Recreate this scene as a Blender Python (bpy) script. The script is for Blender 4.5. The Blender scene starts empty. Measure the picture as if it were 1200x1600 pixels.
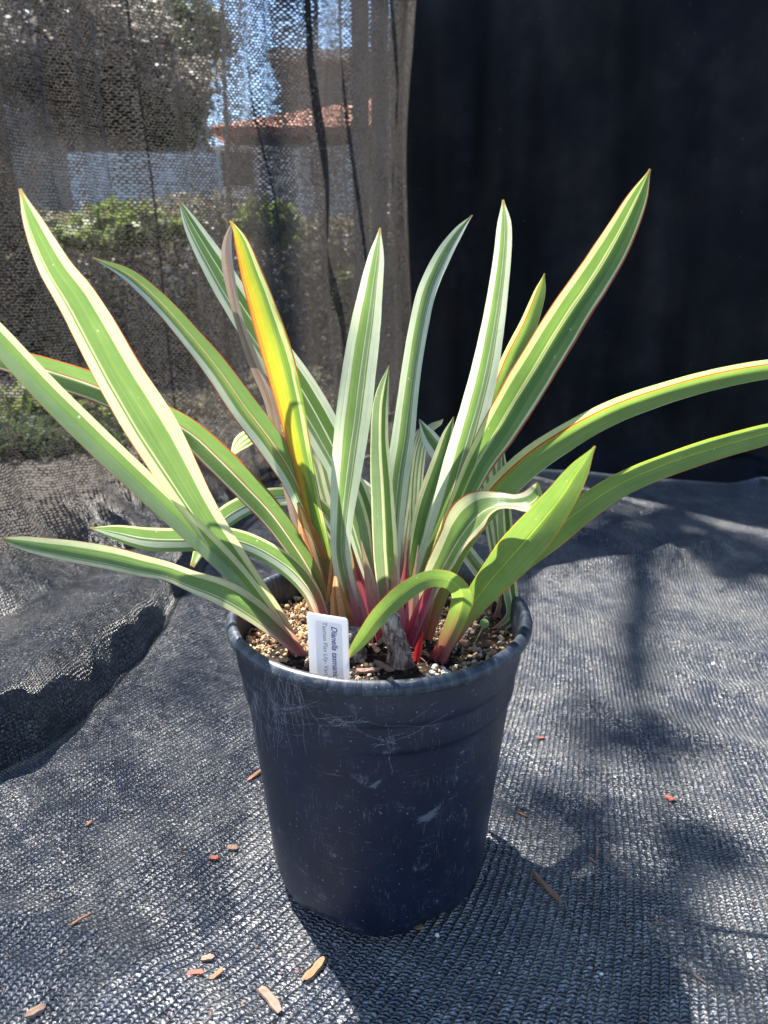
import bpy, bmesh, math, random
import numpy as np
from mathutils import Vector, Matrix, noise
random.seed(7); rng = np.random.default_rng(7)
S = bpy.context.scene
R = math.radians

# ---------------------------------------------------------------- camera
CAM = Vector((0.0037, -0.515, 0.463)); PITCH = R(17.5); F = 1200.0
cd = bpy.data.cameras.new('camera'); cam = bpy.data.objects.new('camera', cd)
S.collection.objects.link(cam); S.camera = cam
cam.location = CAM; cam.rotation_euler = (math.pi/2 - PITCH, 0, 0)
cd.sensor_fit = 'VERTICAL'; cd.sensor_height = 36; cd.lens = 27.0
cd.clip_start = 0.01; cd.clip_end = 1500
cd.dof.use_dof = True; cd.dof.focus_distance = 0.58; cd.dof.aperture_fstop = 9
# ---------------------------------------------------------------- light
SUN_EL, SUN_DIR = R(56), Vector((0.64, -0.77))          # direction the light travels on the ground
w = bpy.data.worlds.new('World'); S.world = w; w.use_nodes = True
nt = w.node_tree; bg = nt.nodes['Background']
sky = nt.nodes.new('ShaderNodeTexSky'); sky.sky_type = 'NISHITA'; sky.sun_disc = False
sky.sun_elevation = SUN_EL
sky.sun_rotation = math.atan2(-SUN_DIR.x, -SUN_DIR.y)    # azimuth of the sun, from +Y towards +X
sky.air_density = 1.0; sky.dust_density = 0.6; sky.ozone_density = 4.0
nt.links.new(sky.outputs[0], bg.inputs[0]); bg.inputs[1].default_value = 0.075
sl = bpy.data.lights.new('sun', 'SUN'); sun = bpy.data.objects.new('sun', sl); S.collection.objects.link(sun)
sl.energy = 5.0; sl.angle = R(0.53); sl.color = (1.0, 0.95, 0.87)
d = SUN_DIR.normalized()
sun.rotation_euler = Vector((d.x*math.cos(SUN_EL), d.y*math.cos(SUN_EL), -math.sin(SUN_EL))).to_track_quat('-Z', 'Y').to_euler()
S.view_settings.view_transform = 'Standard'; S.view_settings.look = 'None'
S.view_settings.exposure = 1.98; S.view_settings.gamma = 1
S.view_settings.use_curve_mapping = False
S.render.engine = 'CYCLES'
S.cycles.transparent_max_bounces = 24; S.cycles.max_bounces = 8

# ---------------------------------------------------------------- helpers
def tag(o, label=None, cat=None, group=None, kind=None):
    for k, v in (('label', label), ('category', cat), ('group', group), ('kind', kind)):
        if v: o[k] = v
    return o
def empty(name, loc=(0, 0, 0)):
    o = bpy.data.objects.new(name, None); S.collection.objects.link(o); o.location = loc
    o.empty_display_size = 0.02
    return o
def mesh(name, verts, faces, mat, parent=None, uvs=None, smooth=True, attrs=None):
    me = bpy.data.meshes.new(name); me.from_pydata([tuple(map(float, v)) for v in verts], [], [tuple(map(int, f)) for f in faces])
    me.materials.append(mat)
    if smooth: me.polygons.foreach_set('use_smooth', [True]*len(me.polygons))
    li = np.zeros(len(me.loops), dtype=np.int32); me.loops.foreach_get('vertex_index', li)
    if uvs is not None:
        l = me.uv_layers.new(name='UVMap'); l.data.foreach_set('uv', np.asarray(uvs, dtype=np.float32)[li].ravel())
    for k, v in (attrs or {}).items():
        v = np.asarray(v, dtype=np.float32)
        if v.ndim == 1: a = me.attributes.new(k, 'FLOAT', 'POINT'); a.data.foreach_set('value', v)
        else:
            a = me.attributes.new(k, 'FLOAT_COLOR', 'POINT')
            a.data.foreach_set('color', np.concatenate([v, np.ones((len(v), 1), np.float32)], 1).ravel())
    me.update()
    o = bpy.data.objects.new(name, me); S.collection.objects.link(o)
    if parent:
        o.parent = parent; o.matrix_parent_inverse = Matrix.Translation(parent.location).inverted()
    return o
def grid_faces(nu, nv, closed=False):
    f = []
    for i in range(nu-1):
        for j in range(nv if closed else nv-1):
            a = i*nv+j; b = i*nv+(j+1) % nv
            f.append((a, b, b+nv, a+nv))
    return f
def ray(px, py):
    a = (px-600)/F; b = -(py-800)/F; c, s = math.cos(PITCH), math.sin(PITCH)
    return Vector((a, c+b*s, -s+b*c))
def on_z(px, py, z=0.0):
    r = ray(px, py); return CAM + r*((z-CAM.z)/r.z)
def on_y(px, py, y):
    r = ray(px, py); return CAM + r*((y-CAM.y)/r.y)

class G:
    """a small node graph writer"""
    def __init__(s, name):
        s.m = bpy.data.materials.new(name); s.m.use_nodes = True; s.t = s.m.node_tree
        s.t.nodes.clear(); s.out = s.t.nodes.new('ShaderNodeOutputMaterial')
    def n(s, typ, ins=(), **kw):
        x = s.t.nodes.new(typ)
        for k, v in kw.items(): setattr(x, k, v)
        for i, v in (ins.items() if isinstance(ins, dict) else enumerate(ins)):
            s.put(x.inputs[i], v)
        return x
    def put(s, sock, v):
        if v is None: return
        if isinstance(v, bpy.types.NodeSocket): s.t.links.new(v, sock)
        elif isinstance(v, (tuple, list)) and len(v) == 3 and sock.type == 'RGBA': sock.default_value = (*v, 1)
        else: sock.default_value = v
    def M(s, op, a, b=None, c=None, clamp=False):
        x = s.n('ShaderNodeMath', [a, b, c] if c is not None else [a, b], operation=op, use_clamp=clamp); return x.outputs[0]
    def mix(s, f, a, b): 
        x = s.n('ShaderNodeMix', data_type='RGBA'); s.put(x.inputs[0], f); s.put(x.inputs[6], a); s.put(x.inputs[7], b); return x.outputs[2]
    def mul(s, a, b):
        x = s.n('ShaderNodeMix', data_type='RGBA', blend_type='MULTIPLY'); s.put(x.inputs[0], 1.0); s.put(x.inputs[6], a); s.put(x.inputs[7], b); return x.outputs[2]
    def uv(s):
        x = s.n('ShaderNodeUVMap'); q = s.n('ShaderNodeSeparateXYZ', [x.outputs[0]]); return x.outputs[0], q.outputs[0], q.outputs[1]
    def obj(s): return s.n('ShaderNodeTexCoord').outputs['Object']
    def xyz(s, x, y, z=0.0): return s.n('ShaderNodeCombineXYZ', [x, y, z]).outputs[0]
    def noise(s, vec, scale, detail=3.0, rough=0.5, col=False):
        x = s.n('ShaderNodeTexNoise', {'Vector': vec, 'Scale': scale, 'Detail': detail, 'Roughness': rough})
        return x.outputs[1] if col else x.outputs[0]
    def ss(s, v, a, b, lo=0.0, hi=1.0):
        x = s.n('ShaderNodeMapRange', [v, a, b, lo, hi], interpolation_type='SMOOTHSTEP'); return x.outputs[0]
    def ramp(s, f, stops, interp='LINEAR'):
        x = s.n('ShaderNodeValToRGB', [f]); r = x.color_ramp; r.interpolation = interp
        while len(r.elements) > 1: r.elements.remove(r.elements[-1])
        r.elements[0].position = stops[0][0]; r.elements[0].color = (*stops[0][1], 1)
        for p, c in stops[1:]:
            e = r.elements.new(p); e.color = (*c, 1)
        return x.outputs[0]
    def bump(s, h, dist, strength=1.0, nrm=None):
        x = s.n('ShaderNodeBump', {'Strength': strength, 'Distance': dist, 'Height': h}); 
        if nrm is not None: s.put(x.inputs['Normal'], nrm)
        return x.outputs[0]
    def bsdf(s, col, rough=0.5, spec=0.5, nrm=None, **kw):
        x = s.n('ShaderNodeBsdfPrincipled'); s.put(x.inputs['Base Color'], col); s.put(x.inputs['Roughness'], rough)
        s.put(x.inputs['Specular IOR Level'], spec); s.put(x.inputs['Normal'], nrm)
        for k, v in kw.items(): s.put(x.inputs[k], v)
        return x.outputs[0]
    def done(s, sh): s.t.links.new(sh, s.out.inputs[0]); return s.m
def plain(name, col, rough=0.6, spec=0.4, var=0.25, scale=300.0, bump=0.0):
    g = G(name); o = g.obj(); n = g.noise(o, scale)
    c = g.mul(col, g.ramp(n, [(0.3, (1-var,)*3), (0.7, (1+var,)*3)]))
    return g.done(g.bsdf(c, rough, spec, g.bump(n, bump) if bump else None))

# ---------------------------------------------------------------- materials
def knit(g, U, V, pu, pv):
    """height of a warp knitted cloth: ribs with slanted strands, and where the holes are"""
    jit = g.noise(g.xyz(U, V), 90.0, 2.0)
    u = g.M('ADD', g.M('DIVIDE', U, pu), g.M('MULTIPLY', g.M('SUBTRACT', jit, 0.5), 0.55))
    fu = g.M('FRACT', u); tri = g.M('ABSOLUTE', g.M('SUBTRACT', fu, 0.5))          # .5 at groove, 0 at rib middle
    rib = g.M('SQRT', g.M('SUBTRACT', 1.0, g.M('POWER', g.M('MULTIPLY', tri, 2.0), 2.0), clamp=True))
    wob = g.noise(g.xyz(g.M('FLOOR', u), g.M('MULTIPLY', V, 260.0)), 1.0, 2.0)
    v = g.M('ADD', g.M('ADD', g.M('DIVIDE', V, pv), g.M('MULTIPLY', tri, 0.9)), g.M('MULTIPLY', wob, 1.3))
    strand = g.M('ABSOLUTE', g.M('SINE', g.M('MULTIPLY', v, math.pi)))
    return u, v, fu, tri, rib, strand

def cloth_surface(g, U, V, uv3):
    u, v, fu, tri, rib, strand = knit(g, U, V, 0.0056, 0.0031)
    o = uv3
    n1 = g.noise(o, 1100.0, 2.0, 0.7); n2 = g.noise(o, 420.0, 3.0, 0.65); n3 = g.noise(o, 38.0, 4.0, 0.6)
    ribm = g.M('MULTIPLY', rib, g.M('ADD', 0.30, g.M('MULTIPLY', strand, 0.80)))
    h = g.M('ADD', g.M('MULTIPLY', ribm, g.M('ADD', 1.0, g.M('MULTIPLY', n3, 1.3))), g.M('ADD', g.M('MULTIPLY', n2, 0.42), g.M('MULTIPLY', n1, 0.30)))
    nrm = g.bump(h, 0.0020, 1.0)
    dust = g.ss(g.noise(o, 11.0, 6.0, 0.7), 0.42, 0.62)
    spk = g.M('MULTIPLY', g.ss(g.M('ADD', n2, g.M('MULTIPLY', n1, 0.35)), 0.67, 0.79), g.M('MULTIPLY', g.ss(n3, 0.3, 0.65), g.ss(ribm, 0.2, 0.6)))  # pale specks on the strand tops, painted in as sun glints
    base = g.mix(g.ss(ribm, 0.15, 0.75), (0.0010, 0.0013, 0.0025), (0.038, 0.050, 0.080))
    base = g.mix(g.M('MULTIPLY', dust, 0.45), base, (0.21, 0.205, 0.195))
    base = g.mul(base, g.ramp(n2, [(0.34, (0.35,)*3), (0.60, (1.35,)*3)]))
    base = g.mix(g.M('MULTIPLY', spk, 0.85), base, (0.56, 0.55, 0.53))
    return base, nrm, ribm
def ground_cloth_mat():
    g = G('knitted_ground_cloth'); uv, U, V = g.uv()
    base, nrm, ribm = cloth_surface(g, U, V, g.obj())
    return g.done(g.bsdf(base, 0.30, 1.0, nrm))

def curtain_mat():
    g = G('open_knit_shade_cloth'); uv, U, V = g.uv()
    jit = g.noise(uv, 60.0, 3.0); jv = g.noise(g.xyz(V, U, 3.0), 55.0, 3.0)
    u = g.M('ADD', g.M('DIVIDE', U, 0.0054), g.M('MULTIPLY', g.M('SUBTRACT', jit, 0.5), 1.3))
    v = g.M('ADD', g.M('DIVIDE', V, 0.0047), g.M('MULTIPLY', g.M('SUBTRACT', jv, 0.5), 1.3))
    row = g.M('MULTIPLY', g.M('MODULO', g.M('FLOOR', v), 2.0), 0.5)
    cu = g.M('FRACT', g.M('ADD', u, row)); cv = g.M('FRACT', v)
    du = g.M('SUBTRACT', cu, 0.5); dv = g.M('SUBTRACT', cv, 0.5)
    rr = g.M('SQRT', g.M('ADD', g.M('MULTIPLY', g.M('MULTIPLY', du, du), 1.0), g.M('MULTIPLY', g.M('MULTIPLY', dv, dv), 1.3)))
    # each hole its own size; wide soft stretches of tighter and looser cloth running down it
    cell = g.n('ShaderNodeTexWhiteNoise', [g.xyz(g.M('FLOOR', g.M('ADD', u, row)), g.M('FLOOR', v))], noise_dimensions='3D').outputs[0]
    patch = g.noise(g.xyz(g.M('MULTIPLY', U, 24.0), g.M('MULTIPLY', V, 2.6)), 1.0, 4.0, 0.65)
    dens = g.n('ShaderNodeAttribute', attribute_name='dense').outputs['Fac']
    rad = g.M('SUBTRACT', g.M('ADD', g.M('MULTIPLY', cell, 0.26), g.M('ADD', -0.03, g.M('MULTIPLY', patch, 0.50))), g.M('MULTIPLY', dens, 0.75))
    hole = g.ss(rr, g.M('ADD', rad, 0.05), g.M('SUBTRACT', rad, 0.05))
    th = g.M('ABSOLUTE', g.M('SINE', g.M('MULTIPLY', g.M('ADD', v, g.M('MULTIPLY', du, 0.8)), math.pi*2)))
    fine = g.noise(uv, 1300.0, 2.0)
    hgt = g.M('ADD', g.M('ADD', g.M('MULTIPLY', th, 0.5), g.M('MULTIPLY', rr, 1.2)), g.M('MULTIPLY', fine, 0.6))
    nrm = g.bump(hgt, 0.0012, 1.0)
    col = g.mix(g.noise(uv, 14.0, 4.0), (0.005, 0.0048, 0.0046), (0.020, 0.0185, 0.0175))
    c2, n2_, _ = cloth_surface(g, U, V, g.obj())
    lit = g.ss(g.noise(uv, 520.0, 2.0, 0.6), 0.60, 0.70)  # whitish flecks painted on as glints of sunlit fibres
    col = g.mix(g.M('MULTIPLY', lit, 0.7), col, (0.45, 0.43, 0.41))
    col = g.mix(g.M('MAXIMUM', g.M('MINIMUM', dens, 1.0), 0.0), col, c2)
    sh = g.n('ShaderNodeMixShader', [g.M('MAXIMUM', g.M('MINIMUM', dens, 1.0), 0.0), g.bsdf(col, 0.38, 0.7, nrm), g.bsdf(c2, 0.30, 1.0, n2_)]).outputs[0]
    tl = g.n('ShaderNodeBsdfTranslucent', {'Color': g.mul(g.ramp(g.noise(uv, 600.0, 2.0), [(.45, (.25,)*3), (.66, (3.2,)*3)]), (0.050, 0.044, 0.039))}).outputs[0]
    sh = g.n('ShaderNodeMixShader', [0.40, sh, tl]).outputs[0]
    tr = g.n('ShaderNodeBsdfTransparent').outputs[0]
    return g.done(g.n('ShaderNodeMixShader', [hole, sh, tr]).outputs[0])

def backdrop_mat():
    g = G('dense_black_fabric'); uv, U, V = g.uv()
    r1 = g.M('ABSOLUTE', g.M('SINE', g.M('MULTIPLY', U, math.pi/0.0062)))
    r2 = g.M('ABSOLUTE', g.M('SINE', g.M('MULTIPLY', V, math.pi/0.0040)))
    n = g.noise(uv, 7.0, 6.0, 0.65); fine = g.noise(uv, 700.0, 2.0)
    st = g.noise(g.xyz(g.M('MULTIPLY', U, 6.0), g.M('MULTIPLY', V, 0.9)), 2.0, 4.0)
    h = g.M('ADD', g.M('ADD', r1, g.M('MULTIPLY', r2, 0.5)), fine)
    c = g.mix(g.ss(n, 0.35, 0.75), (0.0022, 0.0026, 0.0045), (0.0100, 0.0090, 0.0088))
    c = g.mul(c, g.ramp(st, [(0.35, (0.45,)*3), (0.65, (1.7,)*3)]))
    c = g.mul(c, g.ramp(g.noise(uv, 3.2, 4.0, 0.7), [(0.40, (0.4, 0.5, 0.75)), (0.60, (2.2, 1.9, 1.7))]))
    c = g.mul(c, g.ramp(r1, [(0.0, (0.75,)*3), (0.6, (1.1,)*3)]))
    lint = g.ss(g.noise(uv, 130.0, 1.0), 0.775, 0.80)
    c = g.mix(g.M('MULTIPLY', lint, 0.6), c, (0.16, 0.14, 0.12))
    return g.done(g.bsdf(c, 0.6, 0.18, g.bump(h, 0.0006, 0.8)))

def pot_mat(name='black_nursery_plastic', rim=False):
    g = G(name); o = g.obj()
    sep = g.n('ShaderNodeSeparateXYZ', [o])
    ang = g.M('ARCTAN2', sep.outputs[0], g.M('MULTIPLY', sep.outputs[1], -1.0))
    cyl = g.xyz(g.M('MULTIPLY', ang, 0.1), sep.outputs[2], 0.0)
    haze_ = g.noise(cyl, 22.0, 6.0, 0.65)
    scr = g.n('ShaderNodeTexNoise', {'Vector': g.n('ShaderNodeMapping', {'Vector': cyl, 'Rotation': (0, 0, 0.5), 'Scale': (900, 40, 1)}).outputs[0], 'Scale': 1.0, 'Detail': 3.0, 'Distortion': 2.5}).outputs[0]
    scr2 = g.n('ShaderNodeTexNoise', {'Vector': g.n('ShaderNodeMapping', {'Vector': cyl, 'Rotation': (0, 0, -1.0), 'Scale': (30, 600, 1)}).outputs[0], 'Scale': 1.0, 'Detail': 2.0, 'Distortion': 3.0}).outputs[0]
    s1 = g.M('MULTIPLY', g.ss(scr, 0.60, 0.70), g.ss(g.noise(cyl, 30.0, 2.0), 0.46, 0.60))
    s2 = g.M('MULTIPLY', g.ss(scr2, 0.62, 0.72), g.ss(g.noise(cyl, 37.0, 2.0), 0.48, 0.62))
    specks = g.ss(g.noise(o, 520.0, 1.0), 0.74, 0.78)
    smear = g.M('MULTIPLY', g.ss(g.noise(cyl, 45.0, 4.0, 0.65), 0.58, 0.72), g.ss(g.noise(cyl, 400.0, 3.0), 0.35, 0.65))
    dust = g.M('MAXIMUM', g.M('MULTIPLY', g.M('MAXIMUM', s1, s2), 0.30), g.M('MAXIMUM', g.M('MULTIPLY', specks, 0.7), g.M('MULTIPLY', smear, 0.30)))
    c = g.mix(g.ss(haze_, 0.3, 0.8), (0.0026, 0.0068, 0.0215), (0.0064, 0.0140, 0.0420))
    low = g.ss(sep.outputs[2], 0.168, 0.228)
    c = g.mix(g.M('MULTIPLY', low, g.M('MULTIPLY', haze_, 0.22)), c, (0.16, 0.155, 0.15))
    if rim: c = g.mix(g.ss(g.noise(g.xyz(g.M('MULTIPLY', ang, 0.35), sep.outputs[2]), 60.0, 5.0, 0.7), 0.38, 0.75), (0.010, 0.016, 0.030), (0.075, 0.085, 0.10))  # paler blue-grey mottling paints sky sheen into the rim, with worn scuffs
    c = g.mix(dust, c, (0.40, 0.42, 0.43))
    rough = g.M('ADD', 0.24 if rim else 0.33, g.M('MULTIPLY', haze_, 0.25))
    return g.done(g.bsdf(c, rough, 0.5, g.bump(g.M('ADD', haze_, g.M('MULTIPLY', g.noise(o, 160.0, 3.0), 0.25)), 0.0012, 0.5)))

CREAM, WHITE = (0.68, 0.66, 0.45), (0.70, 0.73, 0.64)
GR, GD, GL, GB = (0.185, 0.285, 0.100), (0.120, 0.215, 0.060), (0.245, 0.345, 0.120), (0.23, 0.31, 0.18)
RED, YEL, ORG = (0.42, 0.10, 0.04), (0.62, 0.44, 0.04), (0.75, 0.26, 0.03)
def stripes(*spec):
    """stripe list (width, colour) -> ramp stops with short soft borders"""
    tot = sum(a for a, _ in spec); x = 0; st = []
    for a, c in spec:
        st.append((min(1, (x+0.008)), c)); x += a/tot; st.append((max(0, min(1, x-0.008)), c))
    return st
GLOW = ('leaf_plain_green', 'leaf_arching', 'leaf_orange_tipped', 'leaf_big_red_edge', 'leaf_yellowing')
def leaf_mat(name, spec, transl=0.45, tip=None, dry=False, pink=(0.46, 0.11, 0.17), pinkamt=0.85):
    g = G(name); uv, U, V = g.uv()
    wob = g.M('MULTIPLY', g.M('SUBTRACT', g.noise(g.xyz(g.M('MULTIPLY', U, 3.0), g.M('MULTIPLY', V, 3.0)), 1.5, 2.0), 0.5), 0.10)
    info = g.n('ShaderNodeAttribute', attribute_name='seed').outputs['Fac']
    x = g.M('ADD', g.M('ADD', U, wob), 0.0)
    c = g.ramp(x, stripes(*spec))
    thin = g.noise(g.xyz(g.M('MULTIPLY', U, 22.0), g.M('MULTIPLY', V, 0.9), info), 1.0, 3.0, 0.7)
    c = g.mix(g.M('MULTIPLY', g.ss(thin, 0.64, 0.72), 0.22), c, CREAM if not dry else (0.3, 0.2, 0.12))
    c = g.mix(g.M('MULTIPLY', g.ss(thin, 0.40, 0.32), 0.16), c, GD if not dry else (0.6, 0.5, 0.4))
    vein = g.noise(g.xyz(g.M('MULTIPLY', U, 70.0), g.M('MULTIPLY', V, 2.5), info), 1.0, 2.0)
    blot = g.noise(g.xyz(g.M('MULTIPLY', U, 2.0), g.M('MULTIPLY', V, 14.0), info), 1.0, 4.0, 0.6)
    if name == 'leaf_yellowing': c = g.mix(g.M('MULTIPLY', g.ss(g.M('ADD', g.noise(g.xyz(g.M('MULTIPLY', U, 5.0), g.M('MULTIPLY', V, 5.0)), 1.0, 4.0, .65), g.M('MULTIPLY', g.M('SUBTRACT', U, V), 0.22)), 0.52, 0.68), 0.85), c, (0.22, 0.36, 0.07))
    c = g.mul(c, g.ramp(vein, [(0.3, (0.80,)*3), (0.7, (1.12,)*3)]))
    c = g.mul(c, g.ramp(blot, [(0.3, (0.86, 0.9, 0.8)), (0.7, (1.1, 1.07, 1.0))]))
    ed = g.M('ABSOLUTE', g.M('SUBTRACT', U, 0.5))
    if not dry:
        pk = g.n('ShaderNodeAttribute', attribute_name='pink').outputs['Fac']
        pn = g.M('ADD', pk, g.M('MULTIPLY', g.M('SUBTRACT', g.noise(g.xyz(g.M('MULTIPLY', U, 8.0), g.M('MULTIPLY', V, 2.0), info), 1.0, 3.0), 0.5), 0.8))
        c = g.mix(g.M('MULTIPLY', g.ss(pn, 0.35, 1.0), pinkamt), c, pink)
    if tip: c = g.mix(g.M('MULTIPLY', g.ss(V, 0.93, 0.99), 0.9), c, tip)
    tipb = g.ss(g.M('ADD', V, g.M('MULTIPLY', g.M('SUBTRACT', blot, 0.5), 0.03)), 0.975, 0.993)
    c = g.mix(g.M('MULTIPLY', tipb, 0.8), c, (0.35, 0.20, 0.08))
    brn = g.M('MULTIPLY', g.ss(g.noise(g.obj(), 120.0, 3.0, .7), 0.70, 0.76), g.ss(ed, 0.15, 0.5))
    c = g.mix(g.M('MULTIPLY', brn, 0.75), c, (0.20, 0.11, 0.05))
    spot = g.ss(g.noise(g.obj(), 330.0, 1.0), 0.77, 0.80)
    c = g.mix(g.M('MULTIPLY', spot, 0.5), c, (0.7, 0.72, 0.66))
    tc = g.mul(c, (1.12, 1.25, 0.66) if name in GLOW else (1.08, 1.16, 0.92)) if not dry else c
    h = g.M('ADD', vein, g.M('ADD', g.M('MULTIPLY', thin, 0.6), g.M('MULTIPLY', blot, 1.5)))
    sh = g.bsdf(c, g.M('ADD', 0.30, g.M('MULTIPLY', blot, 0.2)), 0.45, g.bump(h, 0.00025, 0.6))
    tl = g.n('ShaderNodeBsdfTranslucent', {'Color': tc}).outputs[0]
    return g.done(g.n('ShaderNodeMixShader', [transl+.07, sh, tl]).outputs[0])

LM = {
 'wide': leaf_mat('leaf_cream_margin', [(.012, RED), (.17, CREAM), (.05, GR), (.03, CREAM), (.22, GR), (.03, GL), (.24, GR), (.25, CREAM), (.012, RED)], .35),
 'white': leaf_mat('leaf_white_margin', [(.29, WHITE), (.09, GL), (.16, GR), (.012, WHITE), (.13, GB), (.02, CREAM), (.05, GR), (.27, WHITE)], .42),
 'whiteb': leaf_mat('leaf_white_broad', [(.30, WHITE), (.28, GD), (.04, GL), (.12, GB), (.22, WHITE)], .42),
 'bluew': leaf_mat('leaf_bluish_white', [(.17, WHITE), (.10, GB), (.03, WHITE), (.22, GR), (.03, WHITE), (.25, GD), (.20, WHITE)], .4),
 'upper': leaf_mat('leaf_green_upper_cream', [(.015, RED), (.40, GB), (.30, GR), (.03, GL), (.22, CREAM)], .35),
 'half': leaf_mat('leaf_half_white', [(.045, RED), (.26, WHITE), (.25, GL), (.025, RED), (.02, CREAM), (.38, GR), (.03, RED)], .4),
 'fold': leaf_mat('leaf_folded_red_keel', [(.045, RED), (.05, CREAM), (.36, GL), (.05, WHITE), (.035, RED), (.42, GR), (.045, RED)], .4),
 'dark': leaf_mat('leaf_dark_centre', [(.25, CREAM), (.50, GD), (.25, CREAM)], .45),
 'narrow': leaf_mat('leaf_narrow_striped', [(.05, CREAM), (.35, GB), (.12, CREAM), (.3, GD), (.18, CREAM)], .45),
 'pale': leaf_mat('leaf_pale_striped', [(.12, CREAM), (.12, GR), (.14, CREAM), (.12, GL), (.2, CREAM), (.15, GR), (.15, CREAM)], .45),
 'green': leaf_mat('leaf_plain_green', [(.02, YEL), (.44, GL), (.025, (0.5, 0.6, 0.1)), (.5, GL), (.02, ORG)], .5),
 'loop': leaf_mat('leaf_orange_tipped', [(.02, YEL), (.44, GL), (.025, (0.5, 0.6, 0.1)), (.5, GL), (.02, ORG)], .5, tip=(0.8, 0.42, 0.03)),
 'arch': leaf_mat('leaf_arching', [(.20, CREAM), (.05, RED), (.04, ORG), (.35, GL), (.34, GL), (.02, CREAM)], .55),
 'big': leaf_mat('leaf_big_red_edge', [(.03, RED), (.14, CREAM), (.26, GR), (.03, CREAM), (.02, GL), (.03, CREAM), (.24, GD), (.16, GR), (.06, CREAM), (.05, RED)], .42),
 'yellow': leaf_mat('leaf_yellowing', [(.05, RED), (.09, (0.56, 0.25, 0.06)), (.22, (0.58, 0.40, 0.05)), (.20, (0.42, 0.42, 0.07)), (.08, GL), (.13, GR), (.17, CREAM), (.05, RED)], .45),
 'lowL': leaf_mat('leaf_low_striped', [(.14, GR), (.22, WHITE), (.06, GR), (.04, WHITE), (.35, GR), (.10, CREAM)], .4),
 'curl': leaf_mat('leaf_curling', [(.03, RED), (.20, CREAM), (.3, GR), (.05, CREAM), (.22, GL), (.12, CREAM), (.03, RED)], .45),
 'sheath': leaf_mat('sheath_pink', [(.3, (0.55, 0.25, 0.26)), (.35, (0.40, 0.36, 0.22)), (.35, (0.66, 0.50, 0.42))], .35, pinkamt=.9),
 'redsheath': leaf_mat('sheath_red', [(.2, (0.55, 0.22, 0.22)), (.5, (0.45, 0.09, 0.14)), (.3, (0.6, 0.3, 0.3))], .35, pink=(0.40, 0.06, 0.11), pinkamt=1.0),
 'shoot': leaf_mat('bright_red_shoot', [(1, (0.45, 0.03, 0.03))], .3, pink=(0.46, 0.02, 0.03), pinkamt=1.0),
 'dry': leaf_mat('dry_leaf', [(.3, (0.42, 0.31, 0.27)), (.2, (0.34, 0.22, 0.17)), (.5, (0.52, 0.42, 0.37))], .3, dry=True),
 'drysheath': leaf_mat('dry_orange_sheath', [(.25, (0.62, 0.34, 0.16)), (.15, (0.45, 0.17, 0.08)), (.3, (0.68, 0.44, 0.26)), (.3, (0.5, 0.22, 0.10))], .35, dry=True),
}
# ---------------------------------------------------------------- the setting
def hash2(x, y): return noise.noise(Vector((x, y, 0.3)))
earth = plain('dark_earth', (0.05, 0.043, 0.036), 0.9, 0.2, 0.3, 3.0)
o = mesh('ground', [(-300, -300, -.03), (300, -300, -.03), (300, 300, -.03), (-300, 300, -.03)], [(0, 1, 2, 3)], earth); tag(o, kind='structure')

def poly_dist(X, Y, pts):
    D = np.full(X.shape, 1e9)
    for (x0, y0), (x1, y1) in zip(pts[:-1], pts[1:]):
        dx, dy = x1-x0, y1-y0; t = np.clip(((X-x0)*dx+(Y-y0)*dy)/(dx*dx+dy*dy), 0, 1)
        D = np.minimum(D, np.hypot(X-x0-t*dx, Y-y0-t*dy))
    return D
def px_line(*p): return [tuple(on_z(*q)[:2]) for q in p]
FOLDS = [  # (pixels along the crest, height, width)
 (px_line((-60, 1440), (60, 1455), (200, 1500), (330, 1590), (380, 1640)), .010, .016),
 (px_line((860, 905), (960, 890), (1040, 885)), .018, .020),
 (px_line((1010, 905), (1080, 870), (1130, 850)), .020, .022),
 (px_line((880, 960), (960, 985), (1060, 1010), (1200, 1040)), .008, .022),
 (px_line((830, 800), (900, 790), (1010, 840)), .016, .05),
 (px_line((820, 850), (880, 835), (930, 845), (1000, 870)), .016, .022),
 (px_line((-40, 1250), (80, 1235), (200, 1180), (300, 1110)), .006, .03),
 (px_line((-40, 1520), (120, 1545), (220, 1620)), .010, .018),
 (px_line((1060, 1060), (1130, 1090), (1260, 1080)), .007, .016),
 (px_line((1000, 1130), (1100, 1160), (1200, 1190)), .006, .018),
 (px_line((840, 1060), (900, 1075), (960, 1130)), .006, .016),
 (px_line((300, 960), (250, 1060), (130, 1180)), .010, .035),
 (px_line((1070, 745), (1150, 752), (1230, 775)), .02, .03),
 (px_line((640, 770), (560, 800), (480, 830)), .02, .04),
 (px_line((330, 900), (420, 820), (500, 760)), .012, .03),
]
nx, ny = 420, 400
xs = np.linspace(-1.15, 1.55, nx); ys = np.linspace(-0.85, 1.75, ny)
X, Y = np.meshgrid(xs, ys, indexing='ij')
Z = np.zeros_like(X)
for pts, h, wd in FOLDS: Z += h*np.exp(-(poly_dist(X, Y, pts)/wd)**2)
nz = np.array([[noise.noise(Vector((x*3.1, y*3.1, 1.7)))*.006+noise.noise(Vector((x*9, y*7, 5.1)))*.0035 for y in ys] for x in xs])
flat = 1-np.exp(-(np.maximum(0, np.hypot(X, Y)-.09)/.06)**2)
Z = (Z+nz+.004)*flat
wl = 1/(1+np.exp((X-.06)/.10))
aL, aR = R(37), R(11)
UL, VL = X*math.cos(aL)-Y*math.sin(aL), X*math.sin(aL)+Y*math.cos(aL)
UR, VR = X*math.cos(aR)-Y*math.sin(aR), X*math.sin(aR)+Y*math.cos(aR)
warp = np.array([[noise.noise(Vector((x*2.2, y*2.2, 9.)))*.035 for y in ys] for x in xs])
U = wl*UL+(1-wl)*UR+warp; V = wl*VL+(1-wl)*VR+.5*warp
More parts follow.
